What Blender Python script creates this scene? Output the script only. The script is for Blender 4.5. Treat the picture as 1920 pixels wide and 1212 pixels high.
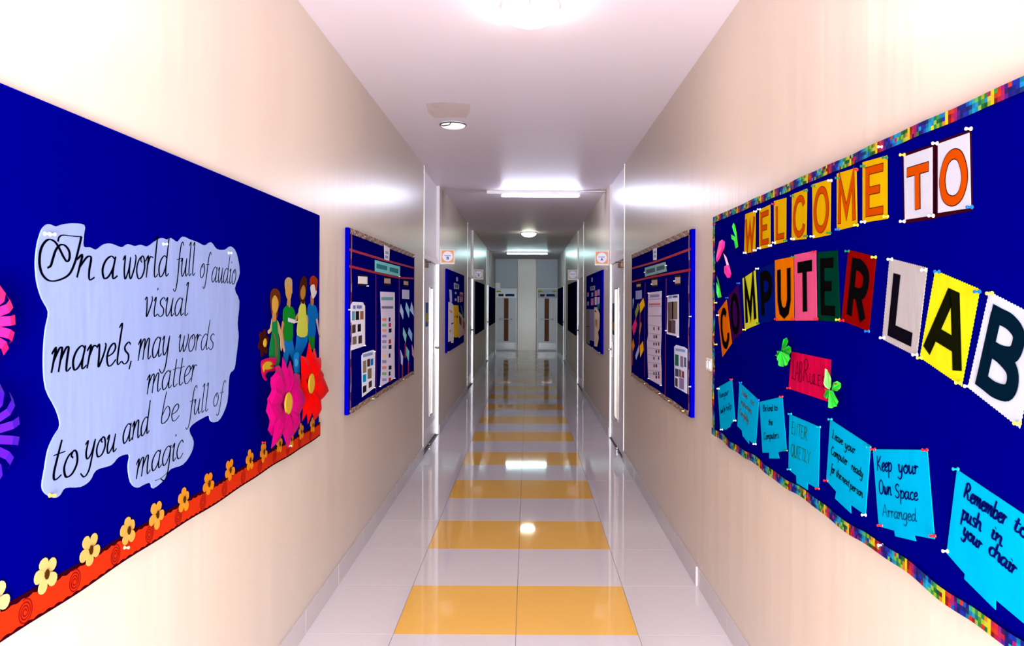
import bpy, bmesh, math, random
from mathutils import Vector, Matrix
random.seed(7)
for o in list(bpy.data.objects): bpy.data.objects.remove(o)
COL = bpy.context.scene.collection
SC = bpy.context.scene
# ------------------------------------------------------------------ camera
F, CX, CY, ROLL, EYE = 1336.0, 990.0, 566.0, math.radians(0.25), 1.633
cam_d = bpy.data.cameras.new('camera'); cam = bpy.data.objects.new('camera', cam_d); COL.objects.link(cam)
cam_d.sensor_width = 36; cam_d.lens = F/1920*36
cam_d.shift_x = (960-CX)/1920; cam_d.shift_y = (CY-606)/1920
cam_d.clip_start = .02
cam.location = (0, 0, EYE)
cam.rotation_euler = (Matrix.Rotation(math.pi/2, 3, 'X') @ Matrix.Rotation(ROLL, 3, 'Z')).to_euler()
SC.camera = cam
# ------------------------------------------------------------------ world, light, exposure
w = bpy.data.worlds.new('world'); SC.world = w; w.use_nodes = True
w.node_tree.nodes['Background'].inputs[0].default_value = (.8, .85, 1, 1)
w.node_tree.nodes['Background'].inputs[1].default_value = .3
SC.view_settings.view_transform = 'Standard'; SC.view_settings.look = 'None'
SC.view_settings.exposure = 0.12; SC.view_settings.gamma = 1; SC.view_settings.use_curve_mapping = False
def area(name, loc, rot, sx, sy, power, col):
    d = bpy.data.lights.new(name, 'AREA'); d.shape = 'RECTANGLE'; d.size = sx; d.size_y = sy
    d.energy = power; d.color = col
    o = bpy.data.objects.new(name, d); o.location = loc; o.rotation_euler = rot; COL.objects.link(o); return o
XL, XR, HC = 1.094, .988, 3.055
YB, YF = -2.0, 23.8
# daylight coming in through the open end of the corridor behind the camera
area('daylight_entrance', (.25, YB+.3, 1.0), (math.pi/2, 0, math.radians(7)), 1.1, 1.9, 460, (.89, .99, 1.06))
LAMP_E, TUBE_E, TUBE2_E, LAMP2_E = 48, 25, 14, 22

# ------------------------------------------------------------------ materials
def lin(c):
    r = []
    for v in c[:3]:
        v = v/255
        r.append(v/12.92 if v <= .04045 else ((v+.055)/1.055)**2.4)
    return (*r, 1)
MATS = {}
def mat(name, rgb, rough=.6, spec=.3, metal=0, coat=0, emit=0, var=0, vscale=(3, 3, 3), bump=0, bscale=(20, 20, 20), attr=False, sheen=0, ecol=None):
    if name in MATS: return MATS[name]
    m = bpy.data.materials.new(name); m.use_nodes = True; MATS[name] = m
    nt = m.node_tree; b = nt.nodes['Principled BSDF']; b.inputs['Base Color'].default_value = lin(rgb)
    b.inputs['Roughness'].default_value = rough; b.inputs['Specular IOR Level'].default_value = spec
    b.inputs['Metallic'].default_value = metal; b.inputs['Coat Weight'].default_value = coat
    b.inputs['Coat Roughness'].default_value = .1
    if emit:
        b.inputs['Emission Color'].default_value = lin(ecol or rgb); b.inputs['Emission Strength'].default_value = emit
    def noise(sc, scale=1, detail=3):
        g = nt.nodes.new('ShaderNodeNewGeometry'); mp = nt.nodes.new('ShaderNodeMapping'); mp.inputs['Scale'].default_value = sc
        n = nt.nodes.new('ShaderNodeTexNoise'); n.inputs['Scale'].default_value = scale; n.inputs['Detail'].default_value = detail
        nt.links.new(g.outputs['Position'], mp.inputs['Vector']); nt.links.new(mp.outputs[0], n.inputs['Vector']); return n
    if attr:
        a = nt.nodes.new('ShaderNodeAttribute'); a.attribute_name = 'Col'; nt.links.new(a.outputs['Color'], b.inputs['Base Color'])
    if var:
        n = noise(vscale); mx = nt.nodes.new('ShaderNodeMix'); mx.data_type = 'RGBA'
        c = lin(rgb); mx.inputs['A'].default_value = (*[v*(1-var) for v in c[:3]], 1)
        mx.inputs['B'].default_value = (*[min(1, v*(1+var)) for v in c[:3]], 1)
        nt.links.new(n.outputs['Fac'], mx.inputs['Factor']); nt.links.new(mx.outputs['Result'], b.inputs['Base Color'])
    if bump:
        n = noise(bscale); bp = nt.nodes.new('ShaderNodeBump'); bp.inputs['Distance'].default_value = bump; bp.inputs['Strength'].default_value = 1
        nt.links.new(n.outputs['Fac'], bp.inputs['Height']); nt.links.new(bp.outputs[0], b.inputs['Normal'])
    return m
M_wall = mat('painted_wall', (199, 182, 169), .32, .26, var=.04, vscale=(1, 3, .3), bump=.005, bscale=(2, 5, .25))
M_ceil = mat('ceiling_paint', (222, 209, 221), .45, .3, var=.03, vscale=(1.2, .8, 1))
M_recess = mat('recess_paint', (226, 218, 222), .35, .4)
M_grout = mat('grout', (120, 112, 112), .8)
M_tile = mat('white_tile', (214, 206, 210), .045, .48, var=.02, vscale=(2, 2, 2), bump=.00025, bscale=(1.5, 1.5, 1))
M_tileo = mat('orange_tile', (236, 182, 88), .045, .42, var=.03, vscale=(3, 3, 2), bump=.00025, bscale=(1.5, 1.5, 1))
M_skirt = mat('skirting_tile', (190, 178, 180), .2, .5, var=.03)
M_white = mat('white_enamel', (238, 234, 236), .3, .5)
M_trim = mat('corner_bead', (252, 246, 238), .4, .6, metal=.75)
M_alum = mat('white_aluminium', (250, 248, 250), .4, .6, metal=.5)
M_door = mat('door_laminate', (216, 208, 212), .35, .4)
M_doorl = mat('door_lavender', (212, 202, 220), .4, .4)
M_chrome = mat('chrome', (210, 210, 214), .15, .5, metal=1)
M_dark = mat('dark_metal', (40, 38, 38), .4, .4, metal=.5)
M_felt = mat('blue_felt', (0, 0, 98), 1, 0, var=.06, vscale=(4, 4, 4), bump=.0006, bscale=(200, 200, 200))
M_feltd = mat('shaded_blue_felt', (0, 0, 44), 1, 0)  # dimness of the unlit far boards painted into the felt colour
M_felte = mat('lit_blue_board_edge', (0, 0, 150), .9, 0)  # light falling on the board sides put into a brighter blue
M_ink = mat('black_ink', (1, 1, 8), .9, 0)
M_paper = mat('poster_paper', (118, 132, 176), .8, .1, var=.05, vscale=(2, 6, 1), bump=.006, bscale=(4, 9, 2))
PF = .46   # paper colours darkened to offset the strong light near the camera
def dim(rgb):
    l = [v*PF for v in lin(rgb)[:3]]
    return tuple(255*(v*12.92 if v <= .0031308 else 1.055*v**(1/2.4)-.055) for v in l)
def flat(rgb, name=None, rough=.85): return mat(name or 'paper_%02x%02x%02x' % tuple(int(v) for v in rgb), dim(rgb), rough, 0)
def wavy(rgb): return mat('wavy_%02x%02x%02x' % rgb, dim(rgb), .8, 0, bump=.003, bscale=(6, 14, 3))

# ------------------------------------------------------------------ geometry helpers
def side_x(side, off): return -(XL-off) if side < 0 else XR-off
def wp(side, px, py, off=0.0):
    """point of the photograph -> (Y, Z) on the plane of that wall, off metres in front of it"""
    x, y = px-CX, py-CY; s, c = math.sin(ROLL), math.cos(ROLL)
    x, y = x*c+y*s, -x*s+y*c
    Y = F*side_x(side, off)/x
    return Y, EYE-y*Y/F
def K(crop, pts):
    x0, y0, s = crop
    return [(x0+x/s, y0+y/s) for x, y in pts]
def P3(side, yz, off): return Vector((side_x(side, off), yz[0], yz[1]))
def tag(o, label=None, cat=None, group=None, kind=None):
    if label: o['label'] = label
    if cat: o['category'] = cat
    if group: o['group'] = group
    if kind: o['kind'] = kind
    return o
def thing(name, label, cat, loc=(0, 0, 0), group=None):
    o = bpy.data.objects.new(name, None); COL.objects.link(o); o.location = loc; o.empty_display_size = .05
    return tag(o, label, cat, group)
def origin(par):
    v = Vector((0, 0, 0))
    while par: v += par.location; par = par.parent
    return v
def mesh(name, verts, faces, m, parent=None, loc=None, smooth=False, cols=None, solid=False):
    """verts in world coordinates"""
    if parent is not None: o0 = origin(parent); lo = Vector((0, 0, 0))
    else:
        if loc is None:
            n = len(verts); loc = tuple(sum(v[i] for v in verts)/n for i in range(3))
        o0 = Vector(loc); lo = o0
    me = bpy.data.meshes.new(name)
    me.from_pydata([tuple(Vector(v)-o0) for v in verts], [], faces)
    if solid:
        bm = bmesh.new(); bm.from_mesh(me); bmesh.ops.recalc_face_normals(bm, faces=bm.faces); bm.to_mesh(me); bm.free()
    for mm in (m if isinstance(m, list) else [m]): me.materials.append(mm)
    if cols:
        a = me.color_attributes.new('Col', 'FLOAT_COLOR', 'CORNER'); k = 0
        for f, c in zip(faces, cols):
            lc = lin(dim(c))
            for _ in f: a.data[k].color = lc; k += 1
    if smooth: me.polygons.foreach_set('use_smooth', [True]*len(me.polygons))
    me.update()
    o = bpy.data.objects.new(name, me); COL.objects.link(o); o.location = lo; o.parent = parent
    return o
class MB:
    def __init__(s): s.v = []; s.f = []
    def add(s, v, f):
        n = len(s.v); s.v += [tuple(p) for p in v]; s.f += [tuple(i+n for i in q) for q in f]; return s
    def box(s, x0, x1, y0, y1, z0, z1, b=0):
        x0, x1 = sorted((x0, x1)); y0, y1 = sorted((y0, y1)); z0, z1 = sorted((z0, z1))
        if b <= 0:
            v = [(x, y, z) for z in (z0, z1) for y in (y0, y1) for x in (x0, x1)]
            return s.add(v, [(0, 2, 3, 1), (4, 5, 7, 6), (0, 1, 5, 4), (2, 6, 7, 3), (0, 4, 6, 2), (1, 3, 7, 5)])
        bm = bmesh.new(); bmesh.ops.create_cube(bm, size=1)
        for v in bm.verts: v.co = ((x0+x1)/2+v.co.x*(x1-x0), (y0+y1)/2+v.co.y*(y1-y0), (z0+z1)/2+v.co.z*(z1-z0))
        bmesh.ops.bevel(bm, geom=bm.edges[:], offset=b, segments=2, affect='EDGES', profile=.6)
        bm.verts.index_update(); s.add([v.co[:] for v in bm.verts], [[v.index for v in f.verts] for f in bm.faces]); bm.free(); return s
    def tube(s, pts, r, n=8, cap=True):
        pts = [Vector(p) for p in pts]; V = []; Fc = []
        up = None
        for i, p in enumerate(pts):
            t = (pts[min(i+1, len(pts)-1)]-pts[max(i-1, 0)]).normalized()
            if up is None: up = t.orthogonal().normalized()
            a = (up-t*up.dot(t)); a = a.normalized() if a.length > 1e-6 else t.orthogonal().normalized(); up = a
            b = t.cross(a); rr = r[i] if isinstance(r, (list, tuple)) else r
            for k in range(n):
                q = 2*math.pi*k/n; V.append(p+a*math.cos(q)*rr+b*math.sin(q)*rr)
        for i in range(len(pts)-1):
            for k in range(n): Fc.append((i*n+k, i*n+(k+1) % n, (i+1)*n+(k+1) % n, (i+1)*n+k))
        if cap: Fc += [tuple(range(n))[::-1], tuple(range((len(pts)-1)*n, len(pts)*n))]
        return s.add(V, Fc)
    def obj(s, name, m, parent=None, **k): return mesh(name, s.v, s.f, m, parent, **k)
def catmull(p, n=5, closed=False):
    if len(p) < 3: return p
    out = []; L = len(p)
    for i in range(L if closed else L-1):
        g = (lambda j: p[j % L]) if closed else (lambda j: p[max(0, min(L-1, j))])
        a, b, c, d = g(i-1), g(i), g(i+1), g(i+2)
        for k in range(n):
            t = k/n
            out.append(tuple(.5*((2*b[q])+(-a[q]+c[q])*t+(2*a[q]-5*b[q]+4*c[q]-d[q])*t*t+(-a[q]+3*b[q]-3*c[q]+d[q])*t**3) for q in (0, 1)))
    if not closed: out.append(p[-1])
    return out
def slab(name, side, yz, off, th, m, parent=None, solid=True, **k):
    """flat cut-out with its own thickness, outline in (Y, Z)"""
    n = len(yz)
    v = [P3(side, p, off+th) for p in yz]+[P3(side, p, off) for p in yz]
    f = [tuple(range(n)), tuple(range(2*n-1, n-1, -1))]+[(i, n+i, n+(i+1) % n, (i+1) % n) for i in range(n)]
    return mesh(name, v, f, m, parent, solid=solid, **k)
def slab_px(name, side, px, off, th, m, parent=None, **k):
    return slab(name, side, [wp(side, x, y, off+th) for x, y in px], off, th, m, parent, **k)
def ribbon2(pts, wfun, miter=False):
    """list of 2-D points -> quad strip (verts2, faces)"""
    n = len(pts); V = []; Fc = []
    loop = n > 3 and abs(pts[0][0]-pts[-1][0])+abs(pts[0][1]-pts[-1][1]) < 1e-7
    for i in range(n):
        a = pts[max(i-1, 0)] if i or not loop else pts[-2]; b = pts[i]; c = pts[min(i+1, n-1)] if i < n-1 or not loop else pts[1]
        t1 = Vector((b[0]-a[0], b[1]-a[1])); t2 = Vector((c[0]-b[0], c[1]-b[1]))
        if t1.length < 1e-9: t1 = t2
        if t2.length < 1e-9: t2 = t1
        if t1.length < 1e-9: t1 = t2 = Vector((1, 0))
        t1 = t1.normalized(); t2 = t2.normalized(); t = t1+t2
        t = t.normalized() if t.length > 1e-6 else t1
        nn = Vector((-t.y, t.x)); w = wfun(i/(n-1) if n > 1 else 0, t)/2
        if miter:
            c_ = abs(nn.dot(Vector((-t1.y, t1.x)))); w /= max(c_, .3)
        V += [(b[0]+nn.x*w, b[1]+nn.y*w), (b[0]-nn.x*w, b[1]-nn.y*w)]
        if i: Fc.append((2*i-2, 2*i-1, 2*i+1, 2*i))
    return V, Fc
# ------------------------------------------------------------------ hand lettering (stroke font, x-height 1)
BOWL = 'S .55,.88 .36,1 .12,.78 .02,.38 .14,.02 .34,.1 .5,.45 .57,.9'
G = {
 'a': (.78, [BOWL, 'S .58,1 .52,.35 .58,.02 .78,.15']),
 'b': (.68, ['S .14,1.9 .06,1.1 .04,.15 .22,0 .48,.22 .55,.62 .4,.96 .2,.85 .06,.5']),
 'c': (.58, ['S .5,.82 .36,1 .12,.8 .03,.4 .15,.03 .35,0 .56,.2']),
 'd': (.78, [BOWL, 'S .62,1.9 .56,1 .53,.35 .6,.02 .78,.15']),
 'e': (.6, ['S .05,.42 .35,.55 .48,.8 .35,1 .12,.8 .03,.4 .15,.03 .35,0 .6,.25']),
 'f': (.5, ['S .62,1.7 .52,1.9 .36,1.7 .28,1 .24,0 .16,-.6 .02,-.8 -.12,-.65', 'P .02,.93 .52,1.0']),
 'g': (.72, [BOWL, 'S .58,1 .55,0 .48,-.6 .28,-.85 .0,-.65']),
 'h': (.7, ['S .1,1.9 .05,1 .03,0', 'S .05,.5 .28,.95 .46,.92 .5,.5 .5,.1 .58,0 .72,.14']),
 'i': (.38, ['S .0,.8 .14,1 .1,.35 .17,0 .36,.14', 'P .17,1.38 .2,1.5']),
 'k': (.66, ['S .1,1.9 .05,1 .03,0', 'S .5,1 .1,.5 .3,.42 .48,.02 .64,.14']),
 'l': (.4, ['S -.02,1.7 .14,1.9 .12,1.2 .1,.3 .18,0 .38,.14']),
 'm': (1.0, ['S -.08,.75 .08,1 .06,.5 .03,0', 'S .06,.45 .24,.94 .38,.94 .38,.5 .36,0', 'S .38,.45 .56,.94 .7,.94 .7,.4 .76,0 .95,.14']),
 'n': (.7, ['S -.08,.75 .08,1 .06,.5 .03,0', 'S .06,.45 .26,.94 .42,.94 .43,.4 .5,0 .68,.14']),
 'o': (.64, ['S .34,1 .12,.82 .02,.4 .16,0 .4,.06 .54,.45 .46,.86 .32,1 .24,.82 .34,.7']),
 'p': (.66, ['S -.04,.8 .08,1.05 .05,.2 .0,-.8', 'S .06,.5 .28,1 .52,.8 .5,.3 .3,.0 .07,.15']),
 'r': (.5, ['S -.08,.75 .1,1 .08,.5 .05,0', 'S .08,.5 .24,.94 .46,.9']),
 's': (.54, ['S .45,.88 .3,1 .1,.82 .14,.62 .38,.4 .4,.12 .2,-.02 .0,.12']),
 't': (.46, ['S .2,1.55 .14,.9 .1,.25 .2,0 .42,.14', 'P -.04,.98 .42,1.05']),
 'u': (.74, ['S -.04,.8 .1,1 .06,.35 .18,0 .4,.3 .5,.9', 'S .52,1 .48,.35 .55,0 .72,.14']),
 'v': (.58, ['S -.06,.85 .06,1 .13,.5 .18,0 .38,.5 .46,.92 .38,1.04']),
 'w': (.84, ['S -.04,.82 .08,1 .08,.4 .18,0 .35,.4 .42,.95', 'S .42,.9 .4,.3 .52,0 .7,.45 .76,.92 .68,1.04']),
 'x': (.62, ['S .0,.9 .15,.9 .35,.1 .55,.1', 'P .5,1 .02,0']),
 'y': (.68, ['S -.04,.82 .1,1 .07,.4 .2,.05 .4,.3 .5,.9', 'S .53,1 .46,0 .38,-.6 .16,-.85 -.1,-.6']),
 ',': (.25, ['P .08,.1 .0,-.3']), ' ': (.45, []),
 'A': (1.0, ['P .0,0 .42,1.8 .5,1.8 .8,0', 'P .15,.7 .7,.7']),
 'B': (.9, ['S .1,1.8 .08,.9 .05,0', 'S .0,1.6 .35,1.85 .62,1.5 .4,1.0 .15,.95', 'S .3,.98 .68,.6 .5,.08 .05,0']),
 'C': (.9, ['S .75,1.5 .5,1.85 .15,1.4 .03,.7 .2,.05 .5,0 .8,.35']),
 'E': (.85, ['P .65,1.8 .08,1.8 .08,0 .68,0', 'P .08,.95 .55,.95']),
 'I': (.5, ['P .2,1.8 .2,0', 'P .0,1.8 .4,1.8', 'P .0,0 .4,0']),
 'K': (.9, ['P .08,1.8 .05,0', 'S .75,1.8 .4,1.2 .1,.85 .4,.6 .78,0']),
 'L': (.85, ['S .3,1.8 .1,1.7 .2,1.1 .12,.3 .0,.05 .3,.1 .75,0']),
 'N': (.95, ['P .08,0 .08,1.8 .7,0 .7,1.8']),
 'O': (1.0, ['S .45,1.8 .15,1.5 .03,.9 .15,.2 .45,0 .75,.3 .82,.9 .7,1.5 .45,1.8']),
 'Q': (1.0, ['S .45,1.8 .15,1.5 .03,.9 .15,.2 .45,0 .75,.3 .82,.9 .7,1.5 .45,1.8', 'P .5,.4 .9,-.25']),
 'R': (.95, ['S .15,1.7 .1,.9 .0,0', 'S .0,1.5 .35,1.85 .65,1.5 .45,1.0 .12,.9 .45,.6 .6,.1 .9,.1']),
 'S': (.85, ['S .65,1.55 .4,1.85 .12,1.5 .2,1.1 .55,.7 .6,.25 .3,-.02 .0,.3']),
 'T': (.8, ['P .0,1.8 .75,1.8', 'P .38,1.8 .38,0']),
 'U': (.85, ['S .05,1.8 .03,.7 .15,.1 .4,0 .62,.2 .7,.8 .68,1.8']),
 'Y': (.8, ['P .0,1.8 .35,.95 .7,1.8', 'P .35,.95 .33,0']),
 'P': (.8, ['P .08,1.8 .08,0', 'S .08,1.8 .5,1.75 .65,1.35 .5,.95 .08,.85']),
}
def strokes_of(s):
    k, rest = s[0], s[1:].split()
    p = [tuple(float(v) for v in q.split(',')) for q in rest]
    return catmull(p, 5) if k == 'S' else p
def word(side, off, txt, a, b, xh, nib, m, parent, slant=.22, thick=.35, name='lettering', cursive=False):
    """write txt along the baseline a -> b (photo points); xh = x-height in photo pixels at a"""
    S = Vector(wp(side, *a, off)); E = Vector(wp(side, *b, off))
    h = xh*abs(side_x(side, off)/(a[0]-CX))
    u = (E-S).normalized(); n = Vector((-u.y, u.x)); n = n if n.y > 0 else -n
    W = sum(G[c][0] for c in txt)-.12
    sx = (E-S).length/W; x = 0; B = MB()
    layer = 0
    for c in txt:
        adv, st = G[c]
        for s in st:
            pts = strokes_of(s)
            loc = [(x+p[0]+slant*p[1]*h/sx*.9, p[1]) for p in pts]
            pl = [S+u*(q[0]*sx)+n*(q[1]*h) for q in loc]
            pl = [(q.x, q.y) for q in pl]
            def wf(t, d, nib=nib):
                along = abs(Vector(d).dot(n))
                return nib*(thick+(1-thick)*along)*(.75+.25*math.sin(math.pi*min(1, max(0, t*1.1))))
            V, Fc = ribbon2(pl, wf)
            layer = (layer+1) % 5
            B.add([P3(side, v, off+.00012*layer) for v in V], Fc)
        x += adv
    return B.obj(name, m, parent)
# block letters drawn in the unit square of a card, (0,0) bottom-left
BLK = {
 'W': [[(.1, .88), (.3, .12), (.5, .66), (.7, .12), (.9, .88)]],
 'E': [[(.85, .86), (.22, .86), (.22, .12), (.85, .12)], [(.24, .5), (.72, .5)]],
 'L': [[(.25, .88), (.25, .12), (.85, .12)]],
 'C': [[(.82, .72), (.72, .84), (.52, .88), (.32, .8), (.2, .6), (.18, .42), (.24, .22), (.4, .1), (.58, .08), (.78, .16), (.84, .28)]],
 'O': [[(.5, .88), (.3, .8), (.18, .6), (.16, .4), (.26, .18), (.5, .1), (.72, .18), (.84, .4), (.82, .62), (.7, .82), (.5, .88)]],
 'M': [[(.14, .08), (.18, .88), (.5, .26), (.84, .88), (.86, .08)]],
 'P': [[(.25, .1), (.25, .86)], [(.15, .86), (.35, .86), (.55, .86), (.76, .78), (.82, .66), (.76, .52), (.58, .44), (.4, .44), (.27, .44)]],
 'U': [[(.2, .86), (.2, .32), (.3, .14), (.5, .08), (.7, .14), (.8, .32), (.8, .86)]],
 'T': [[(.12, .82), (.88, .82)], [(.5, .8), (.5, .1)]],
 'R': [[(.25, .08), (.25, .86)], [(.15, .86), (.35, .86), (.52, .86), (.74, .78), (.8, .66), (.74, .5), (.56, .44), (.4, .44), (.27, .44)], [(.52, .44), (.82, .08)]],
 'A': [[(.12, .08), (.44, .84), (.56, .84), (.88, .08)], [(.27, .34), (.73, .34)]],
 'B': [[(.25, .1), (.25, .86)], [(.15, .86), (.35, .86), (.55, .86), (.74, .8), (.78, .68), (.72, .56), (.5, .5), (.27, .5)], [(.27, .48), (.5, .48), (.76, .42), (.84, .29), (.78, .16), (.55, .1), (.35, .1), (.15, .1)]],
}
def card(side, px, ch, paper, ink, outline, off, label, group, sw=.17, zig=False, backing=None, smooth=True, fit=(0, 1, 0, 1)):
    """px: top-left, top-right, bottom-right, bottom-left"""
    q = [Vector(wp(side, x, y, off+.001)) for x, y in px]
    c = sum(q, Vector((0, 0)))/4
    t = thing('letter_card', label, 'letter card', P3(side, c, off), group)
    if backing:
        bq = [wp(side, x, y, off) for x, y in backing]
        slab('backing_sheet', side, bq, off-.0015, .001, flat((62, 6, 26)), t)
    pts = [tuple(v) for v in q]
    if zig:
        out = []
        for i in range(4):
            a, b = q[i], q[(i+1) % 4]; L = (b-a).length; n = int(L/.0045); d = (b-a).normalized(); nn = Vector((-d.y, d.x))
            for k in range(n): out.append(tuple(a+d*(L*k/n)+nn*(.0011 if k % 2 else -.0011)))
        pts = out
    slab('card_paper', side, pts, off, .001, paper, t)
    def bil(u, v):
        u = fit[0]+u*(fit[1]-fit[0]); v = fit[2]+v*(fit[3]-fit[2])
        top = q[0]*(1-u)+q[1]*u; bot = q[3]*(1-u)+q[2]*u
        r = bot*(1-v)+top*v; return (r.x, r.y)
    wd = ((q[1]-q[0]).length+(q[2]-q[3]).length)/2; w_ = wd*sw
    if outline:
        B = MB()
        for s in BLK[ch]:
            e = s
            pl = [bil(*p) for p in e]
            if ch in 'CO': pl = catmull(pl, 4) if ch == 'C' else (lambda q_: q_+q_[:1])(catmull(pl[:-1], 4, True))
            closed = (s[0] == s[-1])
            a, b = Vector(pl[0]), Vector(pl[1]); c_, d_ = Vector(pl[-1]), Vector(pl[-2])
            if not closed:
                pl = [tuple(a+(a-b).normalized()*.0017)]+pl[1:-1]+[tuple(c_+(c_-d_).normalized()*.0017)] if len(pl) > 2 else [tuple(a+(a-b).normalized()*.0017), tuple(c_+(c_-d_).normalized()*.0017)]
            V, Fc = ribbon2(pl, lambda t_, d: w_+.0046, True)
            B.add([P3(side, v, off+.0014) for v in V], Fc)
        B.obj('letter_outline', outline, t)
    B = MB()
    for i, s in enumerate(BLK[ch]):
        pl = [bil(*p) for p in s]
        if ch in 'CO': pl = catmull(pl, 4) if ch == 'C' else (lambda q_: q_+q_[:1])(catmull(pl[:-1], 4, True))
        if ch in 'PRB' and len(s) > 4: pl = catmull(pl, 4)
        V, Fc = ribbon2(pl, lambda t_, d: w_, True)
        B.add([P3(side, v, off+.0018+.0006*i) for v in V], Fc)
    B.obj('letter', ink, t)
    return t
# ------------------------------------------------------------------ floor
TS, Y0T = .6045, 3.491
fl = MB(); fl.box(-XL-.2, XR+.2, YB, YF+.4, -.12, -.004)
floor = fl.obj('floor', M_grout, loc=(0, 0, 0)); tag(floor, kind='structure')
cols_x = [(-XL, -.6535), (-.6535, -.0525), (-.0525, .5485), (.5485, XR)]
def tile_mesh(w, l, m, nm):
    B = MB(); b = .0003
    v = [(-w/2, -l/2, -.006), (w/2, -l/2, -.006), (w/2, l/2, -.006), (-w/2, l/2, -.006),
         (-w/2, -l/2, -b), (w/2, -l/2, -b), (w/2, l/2, -b), (-w/2, l/2, -b),
         (-w/2+b, -l/2+b, 0), (w/2-b, -l/2+b, 0), (w/2-b, l/2-b, 0), (-w/2+b, l/2-b, 0)]
    f = [(0, 1, 5, 4), (1, 2, 6, 5), (2, 3, 7, 6), (3, 0, 4, 7), (4, 5, 9, 8), (5, 6, 10, 9), (6, 7, 11, 10), (7, 4, 8, 11), (8, 9, 10, 11)]
    me = bpy.data.meshes.new(nm); me.from_pydata(v, [], f); me.materials.append(m); me.update(); return me
tm = {}
for r in range(-9, 34):
    y0 = Y0T+TS*r
    for ci, (a, b) in enumerate(cols_x):
        orange = ci in (1, 2) and r % 2 == 0
        key = (ci, orange)
        if key not in tm: tm[key] = tile_mesh(b-a-.0026, TS-.0022, M_tileo if orange else M_tile, 'floor_tile')
        o = bpy.data.objects.new('floor_tile', tm[key]); COL.objects.link(o); o.parent = floor
        o.location = ((a+b)/2, y0+TS/2, 0)
# ------------------------------------------------------------------ walls
NL = [(7.47, 8.78, .05), (12.87, 14.25, .05), (18.65, 19.75, .05)]
NR = [(7.33, 8.62, .03), (12.72, 14.25, .03), (18.9, 19.95, .03)]
def wall(side, niches, nm):
    B = MB(); xw = side_x(side, 0); xo = xw+side*.25
    ys = YB
    for a, b, d in niches:
        B.box(xw, xo, ys, a, 0, HC); B.box(xw+side*d, xo, a, b, 0, HC); ys = b
    B.box(xw, xo, ys, YF, 0, HC)
    return tag(B.obj(nm, M_wall, loc=(xw, 0, 0), solid=True), kind='structure')
WL = wall(-1, NL, 'wall_left'); WR = wall(1, NR, 'wall_right')
B = MB(); B.box(-XL-.25, XR+.25, YB, YF+.4, HC, HC+.15); CE = tag(B.obj('ceiling', M_ceil, loc=(0, 0, HC)), kind='structure')
B = MB(); B.box(-XL-.25, XR+.25, YF, YF+.3, 0, HC); WF = tag(B.obj('wall_far', M_wall, loc=(0, YF, 0)), kind='structure')
B = MB(); B.box(-XL-.25, XR+.25, YB-.1, YB, 0, HC); tag(B.obj('wall_back', M_wall, loc=(0, YB, 0)), kind='structure')
# recess panels, corner beads
tn = 0
for side, ns in ((-1, NL), (1, NR)):
    xw = side_x(side, 0)
    for i, (a, b, d) in enumerate(ns):
        tn += 1
        B = MB(); B.box(xw+side*(d-.012), xw+side*d, a, b, 2.13, HC)      # smooth lighter panel over the door
        B.box(xw+side*(d-.012), xw+side*.0, b-.004, b+.0, 2.13, HC)
        tag(B.obj('trim_%d' % tn, M_recess), kind='structure'); tn += 1
        B = MB(); B.box(xw-side*.004, xw+side*d, a-.014, a+.004, .0, HC, .001)
        tag(B.obj('trim_%d' % tn, M_trim), kind='structure')
# skirting of short tiles
def skirt(side, ns, nm):
    par = tag(bpy.data.objects.new(nm, None), kind='structure'); COL.objects.link(par); par.location = (side_x(side, 0), 0, 0)
    segs = []; ys = YB
    for a, b, d in ns: segs.append((ys, a-.016)); ys = b
    segs.append((ys, YF))
    for a, b in segs:
        y = a; k = 0
        off0 = (Y0T-a) % TS
        edges = [a]; e = a+off0 if off0 > .06 else a+off0+TS
        while e < b-.06: edges.append(e); e += TS
        edges.append(b)
        for y0, y1 in zip(edges, edges[1:]):
            th = .012+random.uniform(-.0012, .0012)
            if side > 0 and y0 < 4.0: th = .006
            elif side > 0 and y0 < 5: th = .017
            xw = side_x(side, 0)
            B = MB(); B.box(xw, xw-side*th, y0+.0012, y1-.0012, .001, .112+random.uniform(-.001, .001), .0015)
            B.obj('skirting_tile', M_skirt, par)
    return par
skirt(-1, NL, 'baseboard_left'); skirt(1, NR, 'baseboard_right')
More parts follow.
